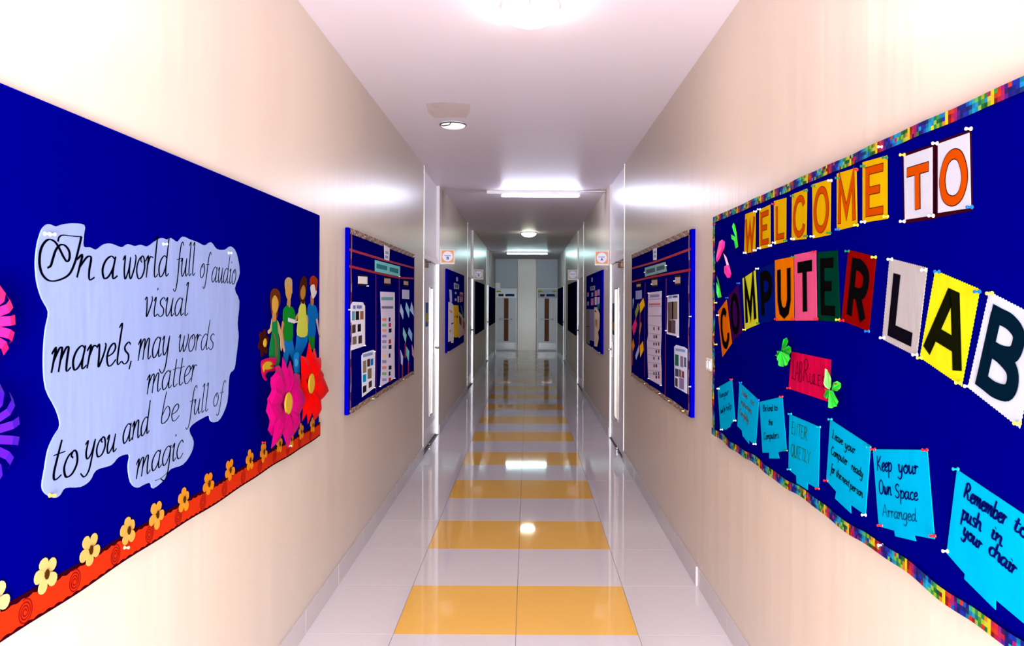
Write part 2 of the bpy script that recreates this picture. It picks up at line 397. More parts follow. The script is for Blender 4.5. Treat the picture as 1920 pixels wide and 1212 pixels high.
# ------------------------------------------------------------------ doors along the walls
def lever(side, xs, y, z, parent, m, length=.13, dirn=-1):
    n = -side   # towards the corridor
    B = MB(); B.box(xs, xs+n*.006, y-.022, y+.022, z-.09, z+.09, .002)
    pl = B.obj('handle_plate', m, parent)
    B = MB(); B.tube([(xs, y, z), (xs+n*.03, y, z), (xs+n*.05, y, z), (xs+n*.055, y+dirn*.015, z), (xs+n*.055, y+dirn*length*.6, z+.004), (xs+n*.052, y+dirn*length, z-.002)], [.011, .0105, .01, .0095, .009, .0085], 10)
    B.obj('lever', m, pl, smooth=True)
dn = 0
def wall_door(side, a, b, d, glass_m, leaf_m, frame_m, handle_m, gy=None, poster=None, simple=False):
    global dn; dn += 1
    xw = side_x(side, 0); x_leaf = xw+side*(d-.014); x_back = xw+side*d
    root = tag(bpy.data.objects.new('door_%d' % dn, None), kind='structure'); COL.objects.link(root); root.location = (xw, (a+b)/2, 0)
    fw = .045
    B = MB(); xo = xw-side*.001
    B.box(xo, x_back, a+.0045, a+fw, 0.001, 2.13, .002); B.box(xo, x_back, b-fw*.7, b-.001, .001, 2.13, .002); B.box(xo+side*.002, x_back, a+fw, b-fw*.7, 2.085, 2.13, .002)
    B.obj('door_frame', frame_m, root)
    l0, l1 = a+fw+.004, b-fw*.7-.004
    B = MB()
    if gy:
        g0, g1 = gy; z0, z1 = .32, 1.78
        B.box(x_leaf, x_back-side*.001, l0, g0, .012, 2.08); B.box(x_leaf, x_back-side*.001, g1, l1, .012, 2.08)
        B.box(x_leaf, x_back-side*.001, g0, g1, .012, z0); B.box(x_leaf, x_back-side*.001, g0, g1, z1, 2.08)
    else: B.box(x_leaf, x_back-side*.001, l0, l1, .012, 2.08)
    B.obj('door_leaf', leaf_m, root)
    if gy:
        B = MB(); B.box(x_leaf+side*.005, x_leaf+side*.009, g0, g1, z0, z1); gp = B.obj('vision_pane', glass_m, root)
        B = MB(); t_ = .012
        for bx in ((g0-t_, g0+.002, z0-t_, z1+t_), (g1-.002, g1+t_, z0-t_, z1+t_), (g0, g1, z0-t_, z0+.002), (g0, g1, z1-.002, z1+t_)):
            B.box(x_leaf+side*.004, x_leaf-side*.006, *bx)
        B.obj('pane_bead', M_chrome if not simple else frame_m, gp)
    hy = b-fw*.7-.1
    lever(side, x_leaf, hy, 1.07, root, handle_m, .17 if not simple else .12)
    B = MB(); B.box(x_leaf, x_leaf-side*.002, l0+.02, l1-.02, .03, .2, .0008); B.obj('kick_plate', mat('kick_plate', (226, 220, 222), .25, .5), root)
    B = MB(); B.box(x_leaf, x_leaf-side*.002, l0, l1, .002, .012); B.obj('door_sweep', M_dark, root)
    if not simple:
        B = MB(); B.box(x_leaf, x_leaf-side*.035, l0+.08, l0+.33, 2.0, 2.05, .004)
        c = B.obj('door_closer', mat('bronze_closer', (120, 84, 58), .35, .5, metal=.6), root)
        B = MB(); B.tube([(x_leaf-side*.02, l0+.2, 2.056), (x_leaf-side*.045, l0+.42, 2.07), (x_leaf-side*.01, l0+.62, 2.08)], .007, 8); B.obj('closer_arm', M_dark, c)
        B = MB(); B.tube([(x_leaf+side*.003, l0+.5, .2), (x_leaf+side*.003, l0+.501, .2)], .01, 8)
    if poster:
        y0, y1, z0, z1, m1, m2 = poster
        B = MB(); B.box(x_leaf, x_leaf-side*.0012, y0, y1, z0, z1); p = B.obj('notice', m1, root)
        B = MB(); B.box(x_leaf-side*.0012, x_leaf-side*.0018, y0+.02, y1-.02, z0+.05, z0+.15); B.obj('notice_band', m2, p)
    return root
M_litw = mat('lit_room_glass', (255, 244, 232), .1, .5, emit=.4, ecol=(255, 246, 238))
M_litc = mat('warm_lit_glass', (230, 200, 160), .3, .2, emit=.3, ecol=(255, 226, 190))
wall_door(-1, *NL[0], M_litc, M_door, M_alum, M_chrome, (8.2, 8.42), (7.86, 8.08, 1.35, 1.62, flat((96, 128, 184)), flat((214, 196, 90))))
wall_door(1, *NR[0], M_litc, M_door, M_alum, M_chrome, (7.9, 8.2), (8.24, 8.46, 1.25, 1.62, flat((96, 100, 128)), flat((204, 160, 70))))
for s_, n_ in ((-1, NL[1]), (1, NR[1]), (-1, NL[2]), (1, NR[2])):
    wall_door(s_, *n_, M_litc, M_doorl, M_alum, M_dark, simple=True)
# magnetic door stops on the floor
def door_stop(side, px, py, label):
    Y, X = EYE*F/(py-CY), (px-CX)*EYE/(py-CY)
    t = thing('door_stop', label, 'door stop', (X, Y, 0))
    B = MB(); B.tube([(X, Y, 0), (X, Y, .006), (X, Y, .007)], [.024, .024, .018], 16); B.obj('base', M_chrome, t, smooth=False)
    B = MB(); B.tube([(X, Y, .006), (X, Y, .03), (X, Y, .034), (X, Y, .052)], [.01, .01, .015, .014], 14); B.obj('post', M_chrome, t, smooth=False)
    B = MB(); B.tube([(X, Y, .034), (X, Y, .044)], .0158, 14); B.obj('rubber_ring', M_dark, t)
door_stop(-1, 806, 842, 'chrome floor door stop at the foot of the nearest left door')
door_stop(1, 1158, 848, 'chrome floor door stop at the foot of the nearest right door')
# ------------------------------------------------------------------ far wall doors
def X_(px, Y=YF): return (px-CX)*Y/F
def Z_(py, Y=YF): return EYE-(py-CY)*Y/F
M_fpan = mat('far_grey_panel', (176, 182, 196), .35, .4)
M_fdoor = mat('far_door', (186, 188, 198), .3, .5)
for i, (a, b, gl, hb) in enumerate(((929, 969.5, (945, 953.5), (937, 960)), (1007, 1046.5, (1021, 1029.5), (1015, 1037)))):
    dn += 1
    root = tag(bpy.data.objects.new('door_%d' % dn, None), kind='structure'); COL.objects.link(root); x0, x1 = max(X_(a), -XL+.004), min(X_(b), XR-.004); root.location = ((x0+x1)/2, YF, 0)
    yf = YF-.001
    B = MB(); B.box(x0, x1, yf-.02, yf, 2.085, HC-.03, .002); B.obj('transom_panel', M_fpan, root)
    B = MB(); t = .035
    B.box(x0, x0+t, yf-.05, yf, .001, 2.08, .002); B.box(x1-t, x1, yf-.05, yf, .001, 2.08, .002); B.box(x0+t, x1-t, yf-.05, yf, 2.045, 2.08, .002); B.obj('door_frame', M_white, root)
    g0, g1 = X_(gl[0]), X_(gl[1])
    B = MB(); B.box(x0+t, g0, yf-.035, yf, .012, 2.04); B.box(g1, x1-t, yf-.035, yf, .012, 2.04); B.box(g0, g1, yf-.035, yf, .012, Z_(640)); B.box(g0, g1, yf-.035, yf, Z_(560), 2.04)
    B.obj('door_leaf', M_fdoor, root)
    B = MB(); B.box(g0, g1, yf-.02, yf-.012, Z_(640), Z_(560)); B.obj('vision_pane', mat('brown_glass', (116, 66, 34), .55, .2), root)
    B = MB(); hx0, hx1 = X_(hb[0]), X_(hb[1]); zh = 1.05
    B.tube([(hx0, yf-.035, zh), (hx0, yf-.09, zh), (hx0+.02, yf-.1, zh), (hx1-.02, yf-.1, zh), (hx1, yf-.09, zh), (hx1, yf-.035, zh)], .016, 8); B.obj('push_bar', M_chrome, root)
    # board across the head of the door with yellow tabs and a blue strip
    hm = mat('door_head_board_a', (236, 238, 250), .3, .5) if i == 0 else mat('door_head_board_b', (72, 84, 110), .3, .5)
    z0, z1 = Z_(559), Z_(543)
    B = MB(); B.box(x0+.02, x1-.02, yf-.06, yf-.036, z0, z1, .002); hb_ = B.obj('head_board', hm, root)
    B = MB(); m0 = (x0+x1)/2; B.box(m0-.03, x1-.09, yf-.064, yf-.06, z0+.05, z0+.13); B.obj('blue_strip', flat((30, 96, 160)), hb_)
    B = MB(); B.box(x0+.1, m0-.09, yf-.064, yf-.06, z0+.05, z0+.13); B.obj('brown_strip', flat((100, 78, 84)), hb_)
    for xt in ((x0+.03,) if i == 0 else (x0+.03, x1-.19)):
        B = MB(); B.box(xt, xt+.15, yf-.066, yf-.06, z1-.09, z1-.05); B.obj('yellow_tab', flat((240, 226, 30)), hb_)
    B = MB(); B.box(x0+t+.01, x1-t-.01, yf-.038, yf-.034, .05, .26, .001); B.obj('kick_plate', mat('kick_plate2', (206, 206, 212), .2, .5), root)
B = MB(); B.box(X_(971), X_(1005), YF-.03, YF-.001, .0, HC-.001, .002)
tag(B.obj('trim_pillar', mat('beige_pillar', (196, 184, 170), .25, .5), None), kind='structure')
B = MB(); B.box(X_(929), X_(938), YF-.14, YF-.055, Z_(541), Z_(531), .004)
sw_ = B.obj('alarm_box', M_white); tag(sw_, 'small pale box above the left door of the far wall', 'alarm box')
# ------------------------------------------------------------------ ceiling lights
def dome(x, y, e, label, r=.135, warm=(255, 236, 214)):
    t = thing('dome_lamp', label, 'ceiling lamp', (x, y, HC))
    B = MB(); B.tube([(x, y, HC), (x, y, HC-.02), (x, y, HC-.026)], [r*1.04, r*1.04, r], 40); B.obj('lamp_base', M_white, t)
    pr = [(r*math.cos(a), HC-.026-.07*math.sin(a)) for a in [math.pi/2*k/8 for k in range(9)]]
    B = MB(); n = 40; V = []; Fc = []
    for rr, z in pr:
        for k in range(n): q = 2*math.pi*k/n; V.append((x+rr*math.cos(q), y+rr*math.sin(q), z))
    for i in range(len(pr)-1):
        for k in range(n): Fc.append((i*n+k, i*n+(k+1) % n, (i+1)*n+(k+1) % n, (i+1)*n+k))
    B.add(V, Fc); B.obj('glass_dome', mat('dome_glow_%d' % int(y), (255, 255, 255), .4, .3, emit=e, ecol=warm), t, smooth=True)
    for k in range(3):
        q = 2*math.pi*k/3+.5; cx, cy = x+r*1.02*math.cos(q), y+r*1.02*math.sin(q)
        B = MB(); B.tube([(cx, cy, HC-.01), (cx, cy, HC-.03), (cx-.01*math.cos(q), cy-.01*math.sin(q), HC-.05)], .004, 6); B.obj('clip', M_chrome, t)
dome(.005, 3.42, LAMP_E, 'round dome ceiling lamp nearest the camera at the top of the photo')
dome(.01, 14.6, LAMP2_E, 'small round dome ceiling lamp far down the corridor, between the two tube lights', .15, (240, 246, 220))
def tube_light(y, x0, x1, t0, t1, e, colr, label, drop=.05):
    t = thing('tube_light', label, 'tube light', ((x0+x1)/2, y, HC))
    B = MB(); B.box(x0, x1, y-.024, y+.024, HC-.045, HC, .004); B.obj('batten', M_white, t)
    z = HC-.045-.022
    for xe in (t0, t1):
        B = MB(); B.box(xe-.012, xe+.012, y-.016, y+.016, z-.018, HC-.044, .003); B.obj('lamp_holder', M_white, t)
    B = MB(); B.tube([(t0+.012, y, z), (t1-.012, y, z)], .013, 16); B.obj('fluorescent_tube', mat('tube_glow_%d' % int(y), (255, 255, 255), .4, .3, emit=e, ecol=colr), t)
    return t
t1_ = tube_light(9.12, X_(912, 9.12), X_(1087, 9.12), X_(940, 9.12), X_(1085, 9.12), TUBE_E*6, (226, 230, 255), 'nearer white tube light across the ceiling with a bare batten end')
t2_ = tube_light(20.2, X_(949, 20.2), X_(1027, 20.2), X_(950, 20.2), X_(1026, 20.2), TUBE2_E*6, (206, 248, 250), 'farther bluish tube light across the ceiling before the far doors')
B = MB(); B.tube([(X_(1087, 9.12), 9.12, HC-.006), (XR-.004, 9.12, HC-.006)], .005, 6); B.obj('cable', M_white, t1_)
# patch of old plaster and the round fitting
y0, y1 = 5.1, 5.55
B = MB(); pts = [(X_(796, 5.1), 5.12), (X_(830, 5.1), 5.08), (X_(880, 5.1), 5.13), (X_(878, 5.3), 5.35), (X_(872, 5.5), 5.52), (X_(840, 5.5), 5.5), (X_(812, 5.5), 5.53), (X_(803, 5.4), 5.35)]
n = len(pts); B.add([(x, y, HC-.0008) for x, y in pts], [tuple(range(n))]); 
B.obj('plaster_patch', mat('old_plaster', (208, 190, 190), .8, .1, var=.14, vscale=(22, 22, 9), bump=.003, bscale=(14, 14, 14)), CE)
fx, fy = X_(848, 5.72), 5.72
t = thing('ceiling_fitting', 'small round white fitting with a dark rim beside the plaster patch on the ceiling', 'ceiling fitting', (fx, fy, HC))
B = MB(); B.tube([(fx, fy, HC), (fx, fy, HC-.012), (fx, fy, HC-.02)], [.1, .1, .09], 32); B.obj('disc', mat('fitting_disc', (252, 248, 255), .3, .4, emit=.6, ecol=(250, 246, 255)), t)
B = MB(); ring = [(fx+.104*math.cos(a), fy+.104*math.sin(a), HC-.008) for a in [2*math.pi*k/28 for k in range(29)]]; B.tube(ring, .005, 6, cap=False); B.obj('rim', M_dark, t)
B = MB(); B.tube([(fx-.1, fy-.02, HC-.01), (fx-.07, fy-.07, HC-.03), (fx-.02, fy-.1, HC-.03), (fx+.0, fy-.11, HC-.008)], .004, 6); B.obj('wire_spring', M_dark, t)

# ------------------------------------------------------------------ notice boards
def board(side, a, b, z0, z1, label, m=None, th=.028):
    xw = side_x(side, 0); t = thing('notice_board', label, 'notice board', (xw, (a+b)/2, z0), None)
    m = m or M_felt; e = M_felte if m is M_felt else m
    B = MB(); B.box(xw, xw-side*(th-.003), a, b, z0, z1, .003); B.obj('board_frame', e, t)
    B = MB(); B.box(xw-side*(th-.003), xw-side*th, a+.004, b-.004, z0+.004, z1-.004); B.obj('felt_panel', m, t)
    return t
TH = .028
BL1 = board(-1, 1.2, 3.645, .945, 2.072, 'large blue notice board nearest on the left wall, with the white verse poster')
BR1 = board(1, 1.2, 3.69, .95, 2.072, 'large blue notice board nearest on the right wall, with the welcome letters')
BL2 = board(-1, 4.25, 6.68, .95, 2.072, 'second blue notice board along the left wall, pinned with photo sheets')
BR2 = board(1, 4.21, 6.6, .95, 2.068, 'second blue notice board along the right wall, pinned with photo sheets')
BL3 = board(-1, 9.4, 11.9, .95, 2.065, 'third blue notice board on the left wall, past the door, with yellow chart')
BR3 = board(1, 9.3, 11.75, .95, 2.055, 'third blue notice board on the right wall, behind the first right door, with lilac charts')
board(-1, 14.7, 17.4, .95, 2.05, 'fourth notice board on the left wall, shade-darkened blue and empty', M_feltd)
board(1, 14.45, 17.2, .95, 2.05, 'fourth notice board on the right wall, shade-darkened blue and empty', M_feltd)
board(-1, 20.0, 23.2, .95, 2.05, 'farthest shade-darkened blue notice board on the left wall, next to the far doors', M_feltd)
board(1, 20.1, 23.2, .95, 2.05, 'farthest shade-darkened blue notice board on the right wall, next to the far doors', M_feltd)

# ================================================================== LEFT BOARD 1
S = -1
c1 = (0, 380, 3.7875); c2 = (0, 680, 3.7875); c3 = (0, 900, 3.885); c5 = (380, 740, 5.05); cf = (480, 510, 6.379); cg = (480, 640, 5.507)
out = K(c1, [(268, 300), (285, 235), (305, 185), (345, 153), (398, 170), (450, 155), (520, 148), (600, 160), (597, 230), (595, 312), (640, 318), (685, 335), (740, 298), (790, 292), (865, 318), (910, 296), (960, 310), (1000, 300), (1050, 312), (1110, 270), (1150, 252), (1190, 264), (1215, 252), (1262, 280), (1300, 243), (1350, 262), (1400, 280), (1455, 305), (1500, 282), (1540, 330), (1600, 335), (1640, 312), (1680, 360), (1703, 500), (1668, 612), (1700, 700), (1688, 860), (1695, 950), (1680, 1080)])
out += K(c2, [(1665, 45), (1630, 92), (1615, 280), (1565, 400), (1520, 425), (1495, 410), (1485, 378), (1440, 395), (1370, 440), (1345, 485), (1375, 560), (1360, 640), (1300, 725), (1210, 760), (1170, 830), (1090, 895), (1070, 855), (1020, 870), (975, 890), (930, 850), (912, 740), (920, 655), (845, 672), (790, 730), (685, 765), (640, 840), (570, 885), (465, 893), (430, 940), (390, 962), (330, 935), (302, 880), (320, 760), (345, 620), (390, 520), (430, 445), (400, 330), (330, 190), (312, 20)])
out += K(c1, [(318, 980), (330, 880), (348, 775), (300, 680), (265, 560), (255, 420)])
out = catmull(out, 3, True)
OFFP = TH+.003
po = slab('verse_poster', S, [wp(S, x, y, OFFP) for x, y in out], TH, .003, M_paper)
poster = thing('verse_poster', 'white cloud-edged poster with a handwritten verse on the left blue board', 'poster', po.location)
po.name = 'poster_sheet'; po.location = (0, 0, 0); po.parent = poster; poster.name = 'verse_poster'
ot = OFFP+.0004
W_ = lambda txt, c, a, b, xh, nib=.0062: word(S, ot, txt, K(c, [a])[0], K(c, [b])[0], xh/c[2], nib*1.25, M_ink, poster)
def swash(c, pts, nib=.0062):
    pl = catmull([wp(S, x, y, ot) for x, y in K(c, pts)], 6)
    V, Fc = ribbon2(pl, lambda t, d: nib*(.35+.65*abs(d.y)))
    mesh('lettering', [P3(S, v, ot+.0002) for v in V], Fc, M_ink, poster)
swash(c1, [(578, 240), (560, 320), (530, 430), (490, 510), (420, 550), (350, 555), (300, 510), (280, 430), (288, 340), (315, 285), (350, 262), (390, 280), (420, 325), (450, 385), (475, 418), (493, 395), (490, 345), (460, 305), (425, 303), (395, 340), (375, 400), (360, 448), (335, 465)], .0085)
swash(c1, [(412, 278), (418, 248), (445, 232), (510, 238), (578, 243)])
W_('n', c1, (540, 532), (650, 550), 170, .0072)
W_('a', c1, (718, 540), (815, 543), 165, .0075)
W_('world', c1, (868, 545), (1185, 525), 165)
W_('full', c1, (1245, 527), (1378, 518), 130, .0055)
W_('of', c1, (1418, 530), (1472, 535), 100, .005)
W_('audio', c1, (1500, 565), (1668, 578), 112, .005)
W_('visual', c1, (1022, 812), (1325, 803), 140, .0055)
W_('marvels,', c1, (360, 1212), (935, 1138), 178, .0068)
W_('may', c1, (978, 1125), (1195, 1085), 150, .0058)
W_('words', c1, (1262, 1062), (1510, 1042), 122, .0052)
W_('matter', c2, (1042, 228), (1385, 132), 135, .0055)
W_('to', c2, (355, 845), (530, 795), 180, .0068)
W_('you', c2, (595, 700), (815, 632), 135, .006)
W_('and', c2, (868, 582), (1050, 505), 130, .0058)
W_('be', c2, (1140, 437), (1258, 408), 118, .0052)
W_('full', c2, (1335, 385), (1470, 345), 110, .005)
W_('of', c2, (1512, 312), (1572, 300), 92, .0045)
W_('magic', c2, (965, 830), (1290, 672), 135, .006)
swash(c2, [(1195, 770), (1170, 800), (1130, 830), (1100, 840)], .004)
# red border strip with flowers
ZB0, ZB1 = .939, 1.006
bd = thing('paper_border', 'orange-red paper border strip with swirls along the bottom of the left board', 'paper border', (side_x(S, TH), 2.4, ZB0))
def strip_yz(z0, z1, amp, per, y0=1.2, y1=3.66, ph=0):
    n = int((y1-y0)/.006); top = []; bot = []
    for i in range(n+1):
        y = y0+(y1-y0)*i/n; wv = .002*math.sin(y*7)+.0015*math.sin(y*17+1)
        sc = amp*abs(math.sin(y*math.pi/per+ph)); top.append((y, z1+wv-sc)); bot.append((y, z0+wv+sc))
    return top+bot[::-1]
slab('dark_edging', S, strip_yz(ZB0, ZB1+.004, 0, .03), TH+.0005, .0012, flat((58, 4, 22)), bd)
slab('red_band', S, strip_yz(ZB0+.005, ZB1-.004, .004, .032), TH+.002, .0008, mat('red_border', dim((240, 52, 8)), .8, .05, var=.12, vscale=(1, 3, 1)), bd)
ks = [Y for Y in [1.51+.165*i for i in range(13)]]
for i, y in enumerate(ks):
    z = (ZB0+ZB1)/2+.002*math.sin(y*7)
    B = MB(); pts = []
    for k in range(60):
        q = k/59*2*math.pi*3.3; r = .004+.0235*k/59; pts.append((y+r*.85*math.cos(q), z+r*math.sin(q)))
    V, Fc = ribbon2(pts, lambda t, d: .0032); B.add([P3(S, v, TH+.0032) for v in V], Fc)
    B.obj('swirl', mat('dark_red_ink', (112, 2, 2), .8, .05), bd)
def blob(side, cy, cz, r, off, th, m, name, parent, lobes=5, depth=.38, rot=0, n=60, ry=1):
    pts = []
    for k in range(n):
        q = 2*math.pi*k/n; rr = r*(1-depth*(.5+.5*math.cos(lobes*(q+rot)))**1.6)
        pts.append((cy+rr*ry*math.cos(q), cz+rr*math.sin(q)))
    return slab(name, side, pts, off, th, m, parent)
fp = K(c3, [(-25, 890), (345, 690), (667, 513), (943, 370), (1152, 255), (1347, 145), (1527, 30)])+K(c5, [(267, 718), (455, 625), (585, 545), (735, 470), (845, 425), (940, 355), (1047, 290)])
names = ['at the left edge of the photo', 'second from the left edge of the photo', 'third from the left edge of the photo', 'fourth from left, above the pale green pin', 'fifth from the left edge', 'sixth from the left edge', 'seventh from the left edge, below the word magic', 'eighth from the left edge, fully round', 'ninth from the left edge', 'tenth from the left edge, under a red pin', 'just left of the magenta flower tip', 'just right of the magenta flower tip', 'second from the right end', 'at the right end of the border']
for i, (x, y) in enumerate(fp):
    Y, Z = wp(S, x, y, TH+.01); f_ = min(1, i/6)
    colp = [int(255-0*f_), int(228*(1-f_)+152*f_), int(158*(1-f_)+20*f_)]  # overexposure painted in: like flowers coloured paler towards the near end
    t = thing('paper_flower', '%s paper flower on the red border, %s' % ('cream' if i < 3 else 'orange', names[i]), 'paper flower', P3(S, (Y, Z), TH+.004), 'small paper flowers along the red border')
    rot = random.uniform(0, 1); 
    for k in range(5):
        q = rot+2*math.pi*k/5; pts = []; L = .039*random.uniform(.9, 1.08)
        for j in range(14):
            a = 2*math.pi*j/14; u, v = L*.56+L*.46*math.cos(a), .0145*math.sin(a)*(1+.25*math.cos(a))
            pts.append((Y+u*math.cos(q)-v*math.sin(q), Z+u*math.sin(q)+v*math.cos(q)))
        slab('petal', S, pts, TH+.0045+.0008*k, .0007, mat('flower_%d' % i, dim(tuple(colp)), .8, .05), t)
    slab('flower_centre', S, [(Y+.0075*math.cos(2*math.pi*j/12), Z+.0115*math.sin(2*math.pi*j/12)) for j in range(12)], TH+.0092, .001, flat((88, 52, 16)), t)
# cut-out children
SK = (222, 160, 96)
def cutout(label, parts, off, cat='paper figure', name='paper_figure', crop=cf, side=S, group=None, sm_=3):
    allp = [p for q in parts for p in q[1]]
    px = K(crop, [(sum(p[0] for p in allp)/len(allp), max(p[1] for p in allp))])[0]
    t = thing(name, label, cat, P3(side, wp(side, *px, off), off), group)
    for i, (nm, pts, col) in enumerate(parts):
        sm = catmull(K(crop, pts), sm_, True) if nm not in ('kite_sheet', 'trousers', 'name_strip', 'shorts') else K(crop, pts)
        slab_px(nm, side, sm, off+.0009*i, .0009, flat(col) if not isinstance(col, bpy.types.Material) else col, t)
    return t
cutout('paper cut-out boy with red-brown hair and blue shirt, at the board edge', [
 ('leg', [(690, 915), (706, 920), (702, 1000), (686, 998)], (196, 200, 170)), ('arm', [(718, 560), (738, 562), (752, 680), (770, 785), (755, 760), (735, 660)], (226, 190, 180)),
 ('shorts', [(628, 752), (705, 752), (698, 925), (660, 928), (640, 880)], (30, 150, 44)), ('neck', [(660, 265), (692, 305), (686, 415), (672, 415), (656, 370)], (196, 120, 84)),
 ('shirt', [(620, 430), (650, 372), (672, 412), (690, 392), (725, 430), (747, 555), (715, 572), (710, 755), (630, 762), (615, 590)], (20, 118, 206)),
 ('face', [(655, 170), (700, 152), (725, 215), (720, 268), (682, 322), (662, 262)], (244, 236, 240)), ('hair', [(650, 160), (646, 110), (656, 66), (690, 46), (735, 90), (732, 180), (718, 232), (702, 158), (680, 150)], (176, 58, 24))], TH)
cutout('paper cut-out child with dark hair, yellow shirt and blue trousers beside the red flower', [
 ('arm', [(510, 490), (502, 540), (470, 605), (455, 590), (488, 515)], SK), ('arm', [(600, 515), (626, 560), (612, 730), (598, 690), (590, 600)], (214, 176, 140)),
 ('trousers', [(490, 752), (622, 758), (616, 840), (565, 950), (532, 1010), (525, 1205), (448, 1205), (455, 1000), (478, 880)], (22, 126, 218)),
 ('neck', [(545, 320), (580, 320), (582, 400), (540, 400)], (170, 112, 50)), ('shirt', [(515, 440), (545, 378), (592, 400), (602, 520), (616, 758), (495, 758), (505, 560)], (226, 232, 90)),
 ('hair', [(524, 310), (524, 180), (545, 85), (575, 50), (608, 95), (606, 200), (590, 320), (572, 385), (545, 360)], (78, 36, 16)),
 ('face', [(540, 215), (570, 158), (592, 215), (586, 290), (558, 335), (536, 285)], (196, 138, 56))], TH+.004)
boy = cutout('paper cut-out boy in a green shirt and blue trousers, tallest of them', [
 ('arm', [(318, 590), (340, 615), (325, 720), (352, 930), (332, 955), (302, 800), (305, 690)], SK), ('arm', [(440, 590), (500, 590), (500, 604), (440, 615)], (236, 224, 214)),
 ('trousers', [(345, 800), (436, 805), (464, 960), (445, 1085), (402, 970), (365, 1125), (330, 1010)], (24, 128, 214)),
 ('neck', [(380, 330), (412, 330), (408, 425), (374, 425)], (206, 156, 110)), ('shirt', [(330, 450), (378, 402), (400, 430), (428, 415), (465, 480), (470, 570), (442, 612), (436, 812), (342, 806), (340, 620), (324, 580)], (24, 148, 44)),
 ('hair', [(346, 130), (360, 85), (390, 65), (430, 95), (434, 200), (428, 262), (360, 235)], (206, 176, 128)), ('face', [(360, 180), (382, 150), (422, 180), (424, 280), (402, 352), (384, 340), (358, 270)], (220, 168, 90)),
 ('name_strip', [(385, 548), (470, 575), (462, 618), (385, 596)], (236, 240, 246))], TH+.008)
cutout('paper cut-out girl with long brown hair and green dress, leftmost of the children', [
 ('arm', [(190, 555), (192, 690), (152, 742), (143, 705), (172, 668)], (232, 190, 150)), ('arm', [(258, 580), (302, 700), (322, 800), (348, 930), (338, 962), (318, 900), (305, 950), (292, 900), (288, 800), (262, 690)], (226, 178, 128)),
 ('dress', [(195, 602), (218, 588), (250, 568), (264, 700), (280, 900), (286, 1050), (268, 1140), (258, 1270), (220, 1280), (235, 1130), (165, 1045), (165, 900), (190, 740)], (28, 146, 70)),
 ('hair', [(172, 300), (188, 225), (225, 198), (268, 218), (292, 280), (290, 380), (268, 440), (258, 540), (242, 560), (200, 540), (186, 480), (176, 370)], (112, 52, 28)),
 ('neck', [(208, 450), (238, 450), (240, 575), (212, 600), (198, 580)], (208, 150, 96)), ('face', [(194, 350), (210, 300), (232, 282), (266, 345), (264, 430), (236, 500), (202, 465)], (232, 176, 74)),
 ('sash', [(205, 720), (240, 800), (262, 960), (250, 1080), (232, 1000), (232, 860)], (120, 108, 70))], TH+.012)
# small brown flower and pink tulip
def px_disc(side, c, rpx, off, m, name, parent, th=.001, n=24):
    Y, Z = wp(side, *c, off+th); r = rpx*abs(side_x(side, off)/(c[0]-CX))
    return slab(name, side, [(Y+r*math.cos(2*math.pi*k/n), Z+r*math.sin(2*math.pi*k/n)) for k in range(n)], off, th, m, parent)
M_gold = mat('gold_glitter', (176, 140, 6), .5, .5, var=.3, vscale=(300, 300, 300), bump=.001, bscale=(400, 400, 400)); M_goldr = flat((250, 208, 60))
cc = K(cf, [(110, 850)])[0]; Y, Z = wp(S, *cc, TH+.01)
t = thing('brown_flower', 'small dark brown paper flower with a gold eye in the girl\'s hand', 'paper flower', P3(S, (Y, Z), TH))
blob(S, Y, Z, .058, TH+.002, .002, flat((74, 22, 8)), 'petals', t, 6, .35, .3)
px_disc(S, cc, 8.2, TH+.006, M_goldr, 'eye_ring', t); px_disc(S, cc, 6.8, TH+.0072, M_gold, 'eye', t)
tul = [(60, 1090), (90, 1050), (160, 1030), (235, 1035), (240, 1090), (215, 1130), (255, 1150), (250, 1180), (190, 1190), (150, 1195), (110, 1235), (130, 1290), (110, 1300), (75, 1240)]
cutout('pink paper tulip edged around a gold heart, left of the magenta flower', [('petals', tul, (240, 20, 110)),
  ('red_rim', [(72, 1120), (110, 1065), (190, 1065), (215, 1110), (190, 1125), (215, 1150), (150, 1180), (100, 1190), (95, 1220)], (232, 70, 30)),
  ('gold_heart', [(84, 1130), (125, 1078), (180, 1080), (192, 1110), (165, 1128), (200, 1150), (150, 1168), (105, 1170), (98, 1200)], M_gold)], TH+.02, 'paper flower', 'pink_tulip')
# large folded paper flowers
def petal(side, c, tip, width, off0, off1, m, parent, fold=.02, blunt=False, name='petal'):
    c = Vector(c); tip = Vector(tip); d = tip-c; L = d.length; d = d/L; n = Vector((-d.y, d.x)); V = []; Fc = []
    N = 8
    for i in range(N+1):
        s = i/N
        w = width*.5*(math.sin(math.pi*min(1, s*1.0)**.8)*.95+.12*(1-s)) if not blunt else width*.5*min(1, .25+1.3*s)*(1 if s < .8 else math.sqrt(max(0, 1-((s-.8)/.2)**2*.75)))
        if not blunt and i == N: w = 0.0008
        o = off0+(off1-off0)*s+.012*math.sin(math.pi*s)
        for k, (e, lf) in enumerate(((-1, 0), (-.5, .6), (0, 1), (.5, .6), (1, 0))):
            p = c+d*(L*s)+n*(w*e); V.append(P3(side, p, max(TH+.003, o+fold*lf*(w/(width*.5)))))
    for i in range(N):
        for k in range(4): Fc.append((i*5+k, i*5+k+1, (i+1)*5+k+1, (i+1)*5+k))
    return mesh(name, V, Fc, m, parent, smooth=False)
M_mag = mat('magenta_paper', (150, 0, 82), .5, .06); M_red = mat('red_paper', (178, 0, 0), .5, .06); M_pinkt = mat('pink_tip', (244, 120, 130), .5, .3)
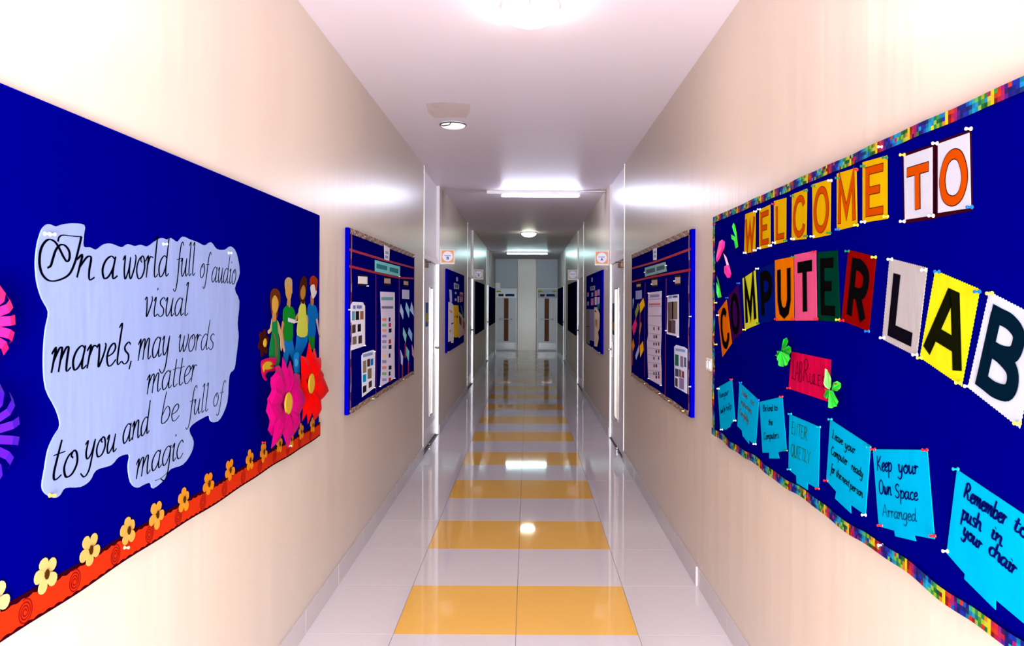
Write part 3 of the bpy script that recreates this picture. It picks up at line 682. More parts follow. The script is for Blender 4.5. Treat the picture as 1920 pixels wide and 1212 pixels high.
def big_flower(label, centre, tips, m, base, extra=None):
    cw = wp(S, *K(cg, [centre])[0], base+.03); t = thing('folded_flower', label, 'paper flower', P3(S, cw, TH), 'two large folded paper flowers')
    for i, (tp, wd, lift, bl) in enumerate(tips):
        tw = wp(S, *K(cg, [tp])[0], base+lift)
        petal(S, cw, tw, wd, base+.012+.0015*(i % 3), base+lift, m if not (extra == i) else M_pinkt, t, .022, bl)
    Y, Z = cw
    for r, o, mm, nm in ((.046, base+.044, M_goldr, 'eye_ring'), (.041, base+.0462, M_gold, 'eye')):
        slab(nm, S, [(Y+r*math.cos(2*math.pi*k/28), Z+r*math.sin(2*math.pi*k/28)) for k in range(28)], o, .002, mm, t)
    return t
big_flower('large red folded paper flower overlapping the right edge of the left board', (540, 438),
  [((545, 12), .12, .02, 0), ((605, 75), .1, .02, 0), ((668, 172), .12, .03, 0), ((700, 345), .12, .03, 0), ((752, 512), .13, .045, 0), ((640, 738), .14, .03, 1), ((535, 860), .09, .02, 0), ((475, 830), .09, .02, 0), ((425, 720), .12, .01, 0), ((415, 520), .12, .01, 0), ((462, 150), .14, .02, 0), ((695, 420), .1, .03, 0)], M_red, TH+.02)
big_flower('large magenta folded paper flower beneath the cut-out children', (298, 643),
  [((275, 162), .1, .02, 0), ((352, 200), .1, .02, 0), ((175, 320), .13, .02, 1), ((452, 350), .14, .025, 0), ((514, 602), .15, .05, 0), ((130, 510), .14, .015, 1), ((112, 820), .16, .015, 1), ((155, 1110), .12, .03, 0), ((330, 1112), .13, .03, 0), ((420, 870), .14, .03, 1), ((235, 1000), .1, .03, 0)], M_mag, TH+.035)
# blue fringed tassel
cutout('small bright blue ruffled paper piece between the two large flowers', [('ruffle', [(400, 130), (440, 120), (445, 200), (450, 350), (425, 330), (410, 345), (395, 300), (390, 200)], (30, 150, 240)), ('ruffle_fold', [(410, 180), (440, 215), (420, 260), (405, 250)], (90, 190, 255))], TH+.03, 'paper ornament', 'paper_ruffle', cg)
# fringe flowers cut by the left edge
def fringe(px, py, r, n, m, label, rot=0, wd=.03):
    Y, Z = wp(S, px, py, TH+.02); t = thing('fringe_flower', label, 'paper flower', P3(S, (Y, Z), TH))
    for k in range(n):
        q = rot+2*math.pi*k/n; pts = []
        V = []; Fc = []
        for i in range(5):
            s = i/4; rr = .02+r*s; o = TH+.012+.035*math.sin(math.pi*s*.9)
            for e in (-1, 1): V.append(P3(S, (Y+rr*math.cos(q)-e*wd/2*math.sin(q), Z+rr*math.sin(q)+e*wd/2*math.cos(q)), o))
            if i: Fc.append((2*i-2, 2*i-1, 2*i+1, 2*i))
        mesh('strip', V, Fc, m, t)
    slab('flower_centre', S, [(Y+.03*math.cos(2*math.pi*j/16), Z+.03*math.sin(2*math.pi*j/16)) for j in range(16)], TH+.002, .012, m, t)
fringe(-48, 608, .076, 14, mat('hot_pink', (220, 4, 100), .45, .3), 'hot pink fringed paper flower cut off by the left edge of the photo', .08, .019)
fringe(-50, 822, .097, 14, mat('violet', (60, 0, 170), .5, .2), 'violet fringed paper flower cut off by the left edge, below the pink one', .2, .017)

# ================================================================== RIGHT BOARD 1
S = 1
cA = (1320, 240, 4.661); cB = (1640, 140, 4.039); cC = (1320, 380, 3.788); cD = (1620, 440, 3.19); cE = (1320, 680, 4.33); cF = (1520, 760, 2.6825); cN = (1335, 690, 6.731); cP = (1450, 620, 7.573); cU = (1335, 400, 4.035)
M_or = flat((226, 84, 4), 'orange_letter'); M_br = flat((110, 34, 10), 'brown_outline'); yel = wavy((250, 196, 10)); M_blk = flat((12, 10, 12), 'black_letter', .7)
ordn = ['first', 'second', 'third', 'fourth', 'fifth', 'sixth', 'seventh', 'eighth']
for i, (ch, q) in enumerate([('W', [(360, 755), (450, 722), (447, 1080), (350, 1100)]), ('E', [(482, 715), (578, 670), (580, 1040), (482, 1062)]), ('L', [(610, 640), (718, 610), (716, 995), (612, 1020)]),
    ('C', [(768, 583), (900, 530), (893, 970), (765, 985)]), ('O', [(945, 495), (1108, 445), (1103, 935), (950, 967)]), ('M', [(1160, 400), (1330, 348), (1338, 855), (1160, 898)]), ('E', [(1385, 300), (1600, 240), (1600, 795), (1385, 830)])]):
    card(1, K(cA, q), ch, yel, M_or, M_br, TH+.002, 'yellow card with orange letter %s, %s in the top word WELCOME' % (ch, ordn[i]), 'yellow cards spelling WELCOME', .14, fit=(.0, 1, .04, .96))
for i, (ch, q, bk) in enumerate([('T', [(220, 622), (435, 548), (435, 1068), (228, 1100)], [(210, 602), (462, 520), (460, 1092), (216, 1128)]), ('O', [(478, 525), (715, 440), (727, 1010), (478, 1048)], [(458, 512), (728, 415), (737, 1030), (450, 1088)])]):
    card(1, K(cB, q), ch, flat((232, 232, 250)), M_or, flat((70, 10, 6)), TH+.003, 'white card on maroon backing with orange letter %s, upper right' % ch, 'white cards spelling TO', .17, backing=K(cB, bk), fit=(0, 1, .05, .88))
cc_ = [(255, 120, 0), (66, 6, 96), (236, 240, 50), (0, 22, 130), (255, 132, 0), (255, 96, 150), (0, 62, 44), (150, 6, 4)]
cnm = ['orange', 'dark purple', 'yellow', 'dark blue', 'orange', 'pink', 'dark green', 'dark red']
Cq = [[(98, 775), (160, 690), (198, 1000), (130, 1098)], [(170, 668), (243, 578), (274, 918), (198, 988)], [(273, 540), (365, 480), (385, 865), (290, 905)], [(375, 478), (498, 425), (508, 840), (393, 860)], [(503, 410), (635, 383), (638, 838), (508, 840)], [(640, 372), (795, 340), (802, 838), (645, 840)], [(806, 352), (947, 340), (968, 850), (808, 838)], [(1025, 335), (1222, 385), (1170, 915), (975, 838)]]
for i, ch in enumerate('COMPUTER'):
    ik = M_blk
    card(1, K(cC, Cq[i]), ch, wavy(cc_[i]), ik, None, TH+.002+.0012*(i % 2), '%s card with black letter %s, %s in the word COMPUTER' % (cnm[i], ch, ordn[i]), 'coloured cards spelling COMPUTER', .2, fit=(.06, .94, .04, .96))
for i, (ch, q, col, cn, ik) in enumerate([('L', [(152, 143), (378, 200), (315, 730), (108, 625)], (206, 198, 200), 'greyish white', (16, 12, 24)), ('A', [(425, 215), (692, 328), (583, 908), (333, 735)], (242, 246, 30), 'bright yellow', (20, 22, 6)), ('B', [(748, 342), (1075, 511), (930, 1158), (620, 915)], (226, 234, 255), 'white', (4, 28, 48))]):
    card(1, K(cD, q), ch, wavy(col), flat(ik), None, TH+.002, 'large %s card with zigzag edges and dark letter %s' % (cn, ch), 'large cards spelling LAB', .2, True, fit=(.02, .98, .05, .95) if ch != 'B' else (.0, .9, .08, .96))
# cyan speech notes
M_cy = mat('cyan_paper', (0, 140, 182), .8, .0, bump=.003, bscale=(5, 10, 3)); M_cyd = M_cy
navy = flat((6, 16, 110), 'navy_pen'); blk = flat((6, 30, 50), 'dark_pen'); brn = flat((120, 70, 0), 'brown_pen'); olv = flat((40, 110, 0), 'olive_pen')
def note(c, pts, off, label, lines):
    t = slab_px('note_sheet', 1, K(c, pts), off, .0015, M_cy)
    r = thing('speech_note', label, 'paper note', t.location, 'cyan speech notes on the right board')
    t.location = (0, 0, 0); t.parent = r
    for L in lines:
        txt, a, b, xh, nib, m = L[:6]; b = (a[0]+.9*(b[0]-a[0]), a[1]+.9*(b[1]-a[1])); cc = L[6] if len(L) > 6 else c
        word(1, off+.0021, txt, K(cc, [a])[0], K(cc, [b])[0], xh/cc[2], nib*1.35, m, r, slant=.15, thick=.6)
    return r
note(cN, [(70, 250), (250, 150), (290, 665), (240, 700), (225, 745), (165, 785), (150, 765), (105, 785)], TH+.002, 'small cyan note reading Raise your hand for help, farthest at the board end',
  [('Raise', (95, 385), (148, 360), 36, .0036, navy), ('your', (150, 365), (215, 330), 40, .0036, navy), ('hand for', (108, 580), (175, 540), 36, .0034, navy), ('help', (178, 545), (255, 510), 42, .0036, navy)])
note(cN, [(345, 185), (590, 410), (550, 965), (500, 945), (460, 905), (465, 960), (385, 860), (375, 790), (318, 735)], TH+.002, 'cyan note with brown writing, Listen to Instructions Carefully',
  [('Listen', (372, 330), (455, 410), 42, .0034, brn), ('to', (488, 450), (530, 480), 40, .0034, brn), ('Instructions', (362, 450), (512, 600), 40, .0032, brn), ('Carefully', (345, 575), (470, 710), 40, .0034, brn)])
note(cN, [(597, 432), (885, 365), (940, 1040), (830, 1068), (848, 1145), (722, 1145), (720, 1072), (637, 1072)], TH+.002, 'cyan note reading Be kind to the Computers',
  [('Be', (645, 550), (690, 545), 42, .004, blk), ('kind', (700, 548), (775, 542), 42, .004, blk), ('to', (785, 540), (830, 535), 42, .004, blk), ('the', (715, 725), (768, 720), 42, .004, blk), ('Computers', (655, 905), (860, 885), 44, .004, blk)])
note(cE, [(693, 420), (940, 525), (928, 1030), (840, 980), (838, 1035), (750, 980), (748, 920), (685, 868)], TH+.002, 'cyan note with green capitals ENTER QUIETLY',
  [('ENTER', (710, 575), (850, 640), 54, .0036, olv), ('QUIETLY', (705, 755), (875, 835), 54, .0036, olv)])
note(cF, [(98, 72), (300, 205), (275, 555), (200, 500), (202, 545), (122, 470), (128, 435), (78, 380)], TH+.002, 'cyan note reading Leave your Computer ready for the next person',
  [('Leave', (108, 165), (165, 205), 24, .0036, blk), ('your', (172, 215), (228, 250), 24, .0036, blk), ('Computer', (102, 245), (192, 312), 23, .0035, blk), ('ready', (205, 325), (268, 370), 24, .0035, blk),
   ('for', (100, 335), (122, 350), 24, .0035, blk), ('the', (128, 358), (155, 378), 22, .0035, blk), ('next', (158, 382), (196, 415), 22, .0035, blk), ('person', (198, 420), (268, 470), 22, .0035, blk)])
note(cF, [(312, 222), (585, 225), (622, 675), (520, 655), (528, 685), (425, 660), (420, 632), (342, 610)], TH+.002, 'cyan note reading Keep your Own Space Arranged',
  [('Keep', (335, 330), (415, 335), 40, .0048, navy), ('your', (442, 338), (550, 350), 38, .0048, navy), ('Own', (345, 445), (412, 455), 38, .0044, navy), ('Space', (425, 465), (550, 482), 36, .0044, navy), ('Arranged', (362, 560), (550, 590), 32, .0028, flat((10, 70, 130)))])
note(cF, [(735, 325), (1240, 663), (1210, 1215), (1073, 1100), (928, 978), (928, 1030), (772, 875), (775, 850), (683, 745)], TH+.002, 'largest cyan note, cut by the right edge, reading Remember to push in your chair',
  [('Remember', (770, 465), (1000, 622), 46, .0056, navy), ('to', (1020, 625), (1090, 680), 48, .0056, navy), ('push', (760, 570), (862, 640), 44, .0054, navy), ('in', (905, 662), (965, 715), 44, .0054, navy), ('your', (765, 650), (862, 740), 40, .0054, navy), ('chair', (895, 745), (1040, 870), 44, .0056, navy)])
# crimson title sheet
ts = slab_px('title_sheet', 1, K(cP, [(255, 300), (815, 415), (795, 1018), (215, 825)]), TH+.002, .001, mat('crimson_crepe', (168, 0, 54), .7, .02, bump=.006, bscale=(5, 22, 2)))
tr = thing('rules_title', 'crimson sheet reading LAB RULES between two green paper birds', 'paper sign', ts.location); ts.location = (0, 0, 0); ts.parent = tr
dkr = flat((120, 0, 40), 'wine_pen')
word(1, TH+.0036, 'LAB', K(cP, [(265, 690)])[0], K(cP, [(410, 740)])[0], 150/7.573, .006, dkr, tr, .05, .6)
word(1, TH+.0036, 'R', K(cP, [(425, 720)])[0], K(cP, [(505, 745)])[0], 175/7.573, .006, dkr, tr, .05, .6)
word(1, TH+.0036, 'ULES', K(cP, [(515, 750)])[0], K(cP, [(735, 810)])[0], 80/7.573, .006, dkr, tr, .05, .6)
# folded green birds: every piece a bent sheet standing off the board
M_gr = mat('lime_paper', (56, 216, 64), .6, .2); M_grd = mat('green_paper', (10, 176, 30), .6, .2); M_grl = mat('pale_lime_paper', (140, 226, 124), .6, .2)
def fan(side, c, hub, rim, off_hub, off_rim, m, parent, name='wing', pleat=.008):
    H = wp(side, *K(c, [hub])[0], off_hub); V = [P3(side, H, off_hub)]; Fc = []
    for i, p in enumerate(rim):
        o = off_rim+(pleat if i % 2 else -pleat); V.append(P3(side, wp(side, *K(c, [p])[0], o), o))
        if i: Fc.append((0, i, i+1))
    return mesh(name, V, Fc, m, parent)
def bird(c, label, pieces, loc):
    t = thing('paper_bird', label, 'paper bird', P3(1, wp(1, *K(c, [loc])[0], TH), TH), 'green folded paper birds')
    for nm, hub, rim, m, o in pieces: fan(1, c, hub, rim, TH+.006, TH+o, m, t, nm, .005)
    return t
bird(cP, 'green folded paper bird above the left corner of the crimson title', [
 ('tail', (105, 295), [(45, 290), (60, 330), (20, 352), (65, 380)], M_grd, .014),
 ('wing', (110, 290), [(125, 205), (140, 130), (190, 98), (212, 150), (190, 218), (150, 275)], M_grd, .02),
 ('head', (130, 300), [(160, 250), (215, 215), (250, 240), (255, 305), (222, 350)], M_grd, .022),
 ('wing', (108, 292), [(62, 350), (48, 400), (70, 450), (68, 490), (100, 510), (145, 515), (150, 470), (165, 505), (198, 490), (215, 440), (240, 400), (225, 350)], M_gr, .02)], (120, 300))
b2 = bird(cP, 'green folded paper bird with orange beak over the right edge of the crimson title', [
 ('tail', (785, 850), [(725, 830), (745, 870), (712, 930), (750, 970), (785, 950)], M_grd, .014),
 ('wing', (795, 840), [(735, 800), (712, 745), (725, 690), (735, 540), (765, 560), (795, 620), (822, 690), (822, 800)], M_grl, .028),
 ('wing', (790, 845), [(850, 860), (880, 930), (925, 1010), (905, 1050), (900, 1080), (870, 1085), (830, 1105), (778, 1095)], M_gr, .022),
 ('head', (825, 850), [(850, 740), (905, 718), (960, 752), (962, 800), (940, 835), (905, 862)], M_gr, .018)], (795, 845))
fan(1, cP, (845, 748), [(905, 748), (912, 765), (880, 772)], TH+.03, TH+.03, flat((190, 90, 10)), b2, 'beak', 0)
# ornaments at the far end of the board
bird(cU, 'small green paper leaf ornament left of the yellow W card', [('leaf', (178, 180), [(160, 130), (152, 100), (163, 72), (174, 90), (186, 150), (198, 255), (178, 268), (168, 210), (148, 195), (145, 160)], M_gr, .012)], (170, 180))
bird(cU, 'green paper leaf ornament at the board end below the pink one', [('leaf', (52, 570), [(33, 470), (48, 505), (62, 580), (72, 635), (46, 642), (34, 600), (33, 520)], M_gr, .012)], (50, 570))
M_hp = mat('hot_pink2', (255, 20, 150), .45, .35)
t = thing('pink_ornament', 'hot pink folded paper bow at the far end of the right board', 'paper ornament', P3(1, wp(1, *K(cU, [(70, 300)])[0], TH), TH))
fan(1, cU, (72, 260), [(55, 215), (76, 200), (98, 218), (94, 262), (76, 300), (58, 345), (36, 372), (30, 350), (38, 290), (55, 215)], TH+.02, TH+.01, M_hp, t, 'loop', .004)
fan(1, cU, (105, 345), [(86, 302), (108, 330), (128, 392), (112, 400), (96, 345), (86, 302)], TH+.016, TH+.008, mat('pale_pink', (250, 190, 226), .5, .3), t, 'strap', .002)
fan(1, cU, (118, 445), [(92, 405), (110, 392), (130, 395), (146, 460), (136, 488), (116, 490), (92, 450), (92, 405)], TH+.022, TH+.01, M_hp, t, 'loop', .004)
# multicoloured patchwork border
M_attr = mat('printed_border', (255, 255, 255), .7, .1, attr=True)
MOS = [[(6, 20, 130), (10, 40, 190), (8, 24, 140)], [(10, 90, 210), (14, 40, 170), (6, 16, 110)], [(0, 150, 220), (0, 120, 160), (10, 50, 120)], [(40, 190, 170), (0, 170, 230), (0, 130, 190)], [(120, 200, 90), (0, 150, 210), (40, 160, 200)], [(40, 150, 60), (150, 200, 80), (0, 120, 110)],
       [(160, 190, 40), (20, 110, 50), (60, 160, 60)], [(40, 140, 50), (10, 84, 30), (180, 200, 60)], [(230, 140, 30), (30, 110, 40), (220, 210, 60)], [(250, 220, 30), (250, 216, 20), (240, 210, 40)], [(150, 20, 20), (120, 10, 24), (200, 60, 20)], [(220, 40, 30), (190, 20, 60), (220, 60, 30)], [(150, 20, 130), (170, 24, 120), (190, 30, 90)], [(70, 14, 130), (90, 20, 150), (50, 10, 100)], [(10, 14, 110), (6, 10, 100), (8, 14, 120)]]
def mosaic(name, side, a, b, z0, z1, off, label, per=.163, vertical=False, wav=.0, pal=MOS, group=None, wave_k=11, cell=None):
    t = []; V = []; Fc = []; C = []; n = len(pal); st = per/n; N = int(abs(b-a)/st); rows = 3
    for i in range(N+1):
        s = b-st*i if b > a else b+st*i
        for r in range(rows+1):
            q = z0+(z1-z0)*r/rows+wav*math.sin(s*wave_k)+wav*.6*math.sin(s*wave_k*2.3+1)
            V.append(P3(side, (s, q) if not vertical else (q, s), off+(.002+.0015*math.sin(s*23))))
        if i:
            for r in range(rows):
                a0 = (i-1)*(rows+1)+r; Fc.append((a0, a0+1, a0+rows+2, a0+rows+1)); C.append(pal[(i-1) % n][(r+(i//n)) % rows] if random.random() < .85 else random.choice(pal)[r])
    # give it thickness: rim at the board
    o = mesh(name, V, Fc, M_attr, None, cols=C); md = o.modifiers.new('thickness', 'SOLIDIFY'); md.thickness = .0012
    return tag(o, label, 'paper border', group)
g_ = 'patchwork border strips of the right board'
mosaic('patchwork_border', 1, 1.2, 3.69, 2.044, 2.074, TH+.001, 'multicoloured patchwork border strip along the top of the right board', wav=.0008, group=g_)
mosaic('patchwork_border', 1, 1.2, 3.69, .952, .984, TH+.003, 'wavy multicoloured patchwork border strip along the bottom of the right board', wav=.0045, group=g_)
mosaic('patchwork_border', 1, .96, 2.06, 3.655, 3.688, TH+.002, 'narrow multicoloured border strip down the far end of the right board', vertical=True, group=g_)
# ================================================================== push pins
PC = {'white': (244, 244, 250), 'yellow': (250, 214, 60), 'cream': (246, 232, 170), 'red': (206, 14, 20), 'green': (0, 96, 60), 'blue': (0, 84, 190), 'teal': (0, 130, 150), 'pale green': (190, 236, 150)}
pin_me = {}
def pin(side, px, py, col, where, off=TH+.004):
    Y, Z = wp(side, px, py, off+.008)
    if col not in pin_me:
        B = MB(); B.tube([(0, 0, 0), (0, 0, .001), (0, 0, .0025), (0, 0, .0035), (0, 0, .009), (0, 0, .0105), (0, 0, .013), (0, 0, .0138)], [.0042, .0048, .0044, .0022, .002, .0036, .0038, .003], 10)
        me = bpy.data.meshes.new('push_pin'); me.from_pydata(B.v, [], B.f); me.materials.append(mat('pin_'+col, PC[col], .25, .5)); me.update(); pin_me[col] = me
    o = bpy.data.objects.new('push_pin', pin_me[col]); COL.objects.link(o); o.location = P3(side, (Y, Z), off-.0015)
    o.rotation_euler = (0, -side*math.pi/2, 0)
    tag(o, '%s push pin %s' % (col, where), 'push pin', 'push pins on the boards')
def pins(side, c, L, off=TH+.004):
    for x, y, col, wh in L: pin(side, *K(c, [(x, y)])[0], col, wh, off)
WC = ['the yellow W card', 'the first yellow E card', 'the yellow L card', 'the yellow C card', 'the yellow O card', 'the yellow M card', 'the second yellow E card']
bl, br_, tl, tr_ = 'at the bottom left corner of ', 'at the bottom right corner of ', 'at the top left corner of ', 'at the top right corner of '
pins(1, cA, [(350, 1092, 'white', bl+WC[0]), (437, 1070, 'white', br_+WC[0]), (440, 730, 'white', tr_+WC[0]), (474, 712, 'white', tl+WC[1]), (474, 1052, 'white', bl+WC[1]), (570, 1028, 'white', br_+WC[1]), (600, 665, 'red', tr_+WC[1]), (604, 1003, 'white', bl+WC[2]), (703, 985, 'green', br_+WC[2]),
 (766, 970, 'white', bl+WC[3]), (880, 945, 'green', br_+WC[3]), (880, 548, 'green', tr_+WC[3]), (764, 595, 'green', tl+WC[3]), (936, 948, 'white', bl+WC[4]), (1083, 918, 'green', br_+WC[4]), (1092, 460, 'white', tr_+WC[4]), (948, 508, 'green', tl+WC[4]), (1156, 437, 'green', tl+WC[5]), (1315, 365, 'red', tr_+WC[5]), (1318, 850, 'yellow', br_+WC[5]), (1156, 888, 'blue', bl+WC[5]),
 (1378, 335, 'green', tl+WC[6]), (1572, 260, 'green', tr_+WC[6]), (1578, 775, 'yellow', br_+WC[6]), (1380, 822, 'white', bl+WC[6]), (1530, 165, 'white', 'on the top patchwork border above the second yellow E card')])
pins(1, cB, [(200, 608, 'yellow', tl+'the white T card'), (447, 520, 'white', 'between the tops of the white T and O cards'), (700, 410, 'cream', tr_+'the white O card'), (200, 1112, 'white', bl+'the white T card'), (418, 1070, 'white', br_+'the white T card'), (708, 1003, 'blue', br_+'the white O card')])
CM = ['the orange C card', 'the purple O card', 'the yellow M card of COMPUTER', 'the dark blue P card', 'the orange U card', 'the pink T card', 'the dark green E card', 'the dark red R card']
pins(1, cC, [(372, 470, 'white', tr_+CM[2]), (158, 677, 'blue', tr_+CM[0]), (238, 573, 'blue', tr_+CM[1]), (280, 903, 'yellow', bl+CM[2]), (378, 857, 'green', br_+CM[2]), (628, 385, 'green', tr_+CM[4]), (775, 350, 'red', tr_+CM[5]), (622, 828, 'red', br_+CM[4]), (788, 828, 'red', br_+CM[5]), (506, 828, 'red', bl+CM[4]), (943, 833, 'yellow', br_+CM[6]), (972, 838, 'red', bl+CM[7]), (1010, 345, 'green', tl+CM[7]), (1198, 388, 'yellow', tr_+CM[7]), (1150, 915, 'blue', br_+CM[7]), (92, 800, 'white', tl+CM[0]), (78, 712, 'yellow', 'on the end border left of the orange C card'), (80, 1008, 'yellow', 'on the end border below the orange C card'), (66, 153, 'red', 'on the top corner of the end border')])
pins(1, cD, [(148, 148, 'white', tl+'the large L card'), (350, 212, 'white', tr_+'the large L card'), (102, 618, 'white', bl+'the large L card'), (297, 720, 'white', br_+'the large L card'), (325, 738, 'yellow', bl+'the large yellow A card'), (428, 222, 'blue', tl+'the large yellow A card'), (668, 342, 'blue', tr_+'the large yellow A card'), (742, 352, 'yellow', tl+'the large B card'), (608, 908, 'white', bl+'the large B card'), (905, 1130, 'yellow', br_+'the large B card'), (556, 888, 'yellow', br_+'the large yellow A card')])
NT = ['the note Raise your hand', 'the note Listen to Instructions', 'the note Be kind', 'the note ENTER QUIETLY', 'the note Leave your Computer', 'the note Keep your Own Space', 'the note Remember to push']
pins(1, cE, [(215, 137, 'red', tr_+NT[0]), (110, 213, 'cream', tl+NT[0]), (243, 472, 'white', br_+NT[0]), (137, 545, 'white', bl+NT[0]), (290, 163, 'blue', tl+NT[1]), (405, 663, 'white', br_+NT[1]), (430, 305, 'blue', tr_+NT[1]), (620, 278, 'red', tr_+NT[2]), (655, 715, 'green', br_+NT[2]), (680, 208, 'red', bl+'the crimson title sheet'), (690, 418, 'teal', tl+NT[3]), (922, 525, 'teal', tr_+NT[3]), (682, 868, 'teal', bl+NT[3]), (912, 1025, 'red', br_+NT[3]), (1015, 462, 'teal', tl+NT[4]), (980, 960, 'red', bl+NT[4])])
pins(1, cF, [(285, 212, 'teal', tr_+NT[4]), (262, 553, 'white', br_+NT[4]), (308, 222, 'red', tl+NT[5]), (568, 226, 'red', tr_+NT[5]), (342, 606, 'red', bl+NT[5]), (607, 658, 'red', br_+NT[5]), (722, 322, 'teal', tl+NT[6]), (670, 735, 'cream', bl+NT[6]), (345, 705, 'white', 'on the bottom border below the note Keep your Own Space')])
pins(-1, c1, [(345, 222, 'cream', 'at the top left of the verse poster'), (382, 226, 'cream', 'beside the first pin at the top left of the verse poster'), (1180, 295, 'white', 'at the top of the verse poster over the word world'), (1640, 358, 'white', 'at the top right of the verse poster')])
pins(-1, c2, [(380, 945, 'yellow', 'at the bottom left tip of the verse poster')])
pins(-1, c3, [(930, 495, 'pale green', 'on the red border under the fourth flower')])
pins(-1, c5, [(835, 487, 'white', 'on the red border right of the magenta flower tip'), (585, 455, 'red', 'above the red border left of the magenta flower')])

# ================================================================== SECOND BOARDS
PALE = [[(196, 150, 130), (220, 190, 170), (150, 90, 70)], [(230, 210, 200), (180, 120, 100), (200, 160, 120)], [(120, 80, 60), (220, 200, 190), (180, 150, 110)], [(190, 90, 80), (240, 230, 225), (160, 120, 90)], [(100, 80, 70), (210, 180, 160), (230, 220, 210)]]
cl1 = (640, 420, 6.733); cl2 = (640, 600, 6.38); cr1 = (1170, 420, 6.733); cr2 = (1170, 600, 6.38)
for sd, a, b, nm in ((-1, 4.27, 6.67, 'left'), (1, 4.23, 6.58, 'right')):
    mosaic('printed_border', sd, a, b, 2.035, 2.07, TH+.001, 'beige and red printed border strip along the top of the second %s board' % nm, per=.06, pal=PALE, group='printed borders of the second boards')
    mosaic('printed_border', sd, a, b, .952, .985, TH+.001, 'beige and brown printed border strip along the bottom of the second %s board' % nm, per=.06, pal=PALE, wav=.002, group='printed borders of the second boards')
    mosaic('printed_border', sd, .985, 2.035, a, a+.022, TH+.001, 'thin pinkish border strip down the near end of the second %s board' % nm, per=.2, pal=[[(170, 80, 120)]*3, [(150, 110, 160)]*3, [(190, 150, 170)]*3, [(120, 30, 80)]*3], vertical=True, group='printed borders of the second boards')
PF = 1.0
M_rib = mat('red_ribbon', (150, 4, 40), .6, .1); M_ribm = mat('magenta_ribbon', (120, 4, 96), .6, .1)
def ribb(side, pts, w, m, label, off=TH+.002, name='ribbon', group='ribbons across the second boards'):
    yz = [wp(side, x, y, off) for x, y in pts]; V, Fc = ribbon2(yz, lambda t, d: w, True); n = len(V)
    V3 = [P3(side, v, off+.001) for v in V]
    o = mesh(name, V3, Fc, m); md = o.modifiers.new('thickness', 'SOLIDIFY'); md.thickness = .0008; md.offset = 1
    return tag(o, label, 'ribbon', group)
ribb(-1, K(cl1, [(100, 325), (500, 445), (915, 558)]), .016, M_rib, 'upper red ribbon across the second left board')
ribb(-1, K(cl1, [(100, 535), (450, 620), (720, 680), (912, 690)]), .016, M_rib, 'lower red ribbon across the second left board')
ribb(-1, K(cl1, [(434, 640)])+K(cl2, [(412, 880)]), .014, M_ribm, 'nearer upright magenta ribbon on the second left board')
ribb(-1, K(cl1, [(728, 690)])+K(cl2, [(688, 740)]), .014, M_ribm, 'farther upright magenta ribbon on the second left board')
ribb(1, K(cr1, [(105, 562), (400, 480), (840, 318)]), .016, M_rib, 'upper red ribbon across the second right board')
ribb(1, K(cr1, [(105, 730), (400, 660), (840, 580)]), .016, M_rib, 'lower red ribbon across the second right board')
ribb(1, K(cr1, [(533, 690)])+K(cr2, [(492, 920)]), .016, M_ribm, 'nearer upright magenta ribbon on the second right board')
ribb(1, K(cr1, [(268, 740)])+K(cr2, [(245, 690)]), .012, M_ribm, 'farther upright ribbon on the second right board')
def sheet(side, c, pts, off, col, name, label, cat, marks=(), group=None, base=TH+.002):
    m = col if isinstance(col, bpy.types.Material) else flat(col)
    pp = pts if isinstance(pts[0][0], (int, float)) and len(c) == 3 else pts
    o = slab_px('sheet', side, K(c, pp) if len(c) == 3 else pp, base+off, .0012, m)
    r = thing(name, label, cat, o.location, group); o.location = (0, 0, 0); o.parent = r
    for nm, cc, pt, cl in marks:
        slab_px(nm, side, K(cc, pt), base+off+.0013, .0007, flat(cl), r)
    return r
def R4(x0, y0, x1, y1, sk=0): return [(x0, y0), (x1, y0+sk), (x1, y1+sk), (x0, y1)]
PB = (70, 48, 44); PD = (28, 26, 34); PG = (110, 96, 90)
sheet(-1, cl1, [(540, 262), (612, 305), (605, 468), (545, 450)], .003, (222, 214, 226), 'name_card', 'small white name card at the top of the second left board', 'paper card', [('print_block', cl1, R4(555, 340, 595, 375, 12), (130, 160, 190)), ('print_block', cl1, R4(552, 395, 592, 430, 12), (130, 160, 190))])
sheet(-1, cl1, [(425, 455), (742, 540), (738, 665), (425, 600)], .004, (120, 196, 200), 'heading_strip', 'pale turquoise heading strip on the second left board', 'paper sign', [('print_block', cl1, [(445, 500), (580, 535), (580, 590), (445, 560)], (50, 120, 130)), ('print_block', cl1, [(610, 545), (720, 570), (720, 630), (610, 600)], (50, 120, 130))])
for (x0, y0, x1, y1, wh) in ((208, 640, 335, 780, 'nearest'), (540, 665, 628, 775, 'middle'), (785, 700, 850, 795, 'farthest')):
    sheet(-1, cl1, R4(x0, y0, x1, y1, 8), .001, (32, 26, 30), 'caption_card', '%s small black-edged caption card on the second left board' % wh, 'paper card', [('caption_face', cl1, R4(x0+4, y0+22, x1-6, y1-26, 6), (226, 220, 226) if x0 < 300 else (176, 150, 140)), ])
sheet(-1, cl1, R4(770, 830, 858, 945, 6), .001, (180, 186, 216), 'square_note', 'small pale square note above the kites of the second left board', 'paper note')
def lphoto(c, x0, y0, x1, y1, sk, cl): return ('photo', c, R4(x0, y0, x1, y1, sk), cl)
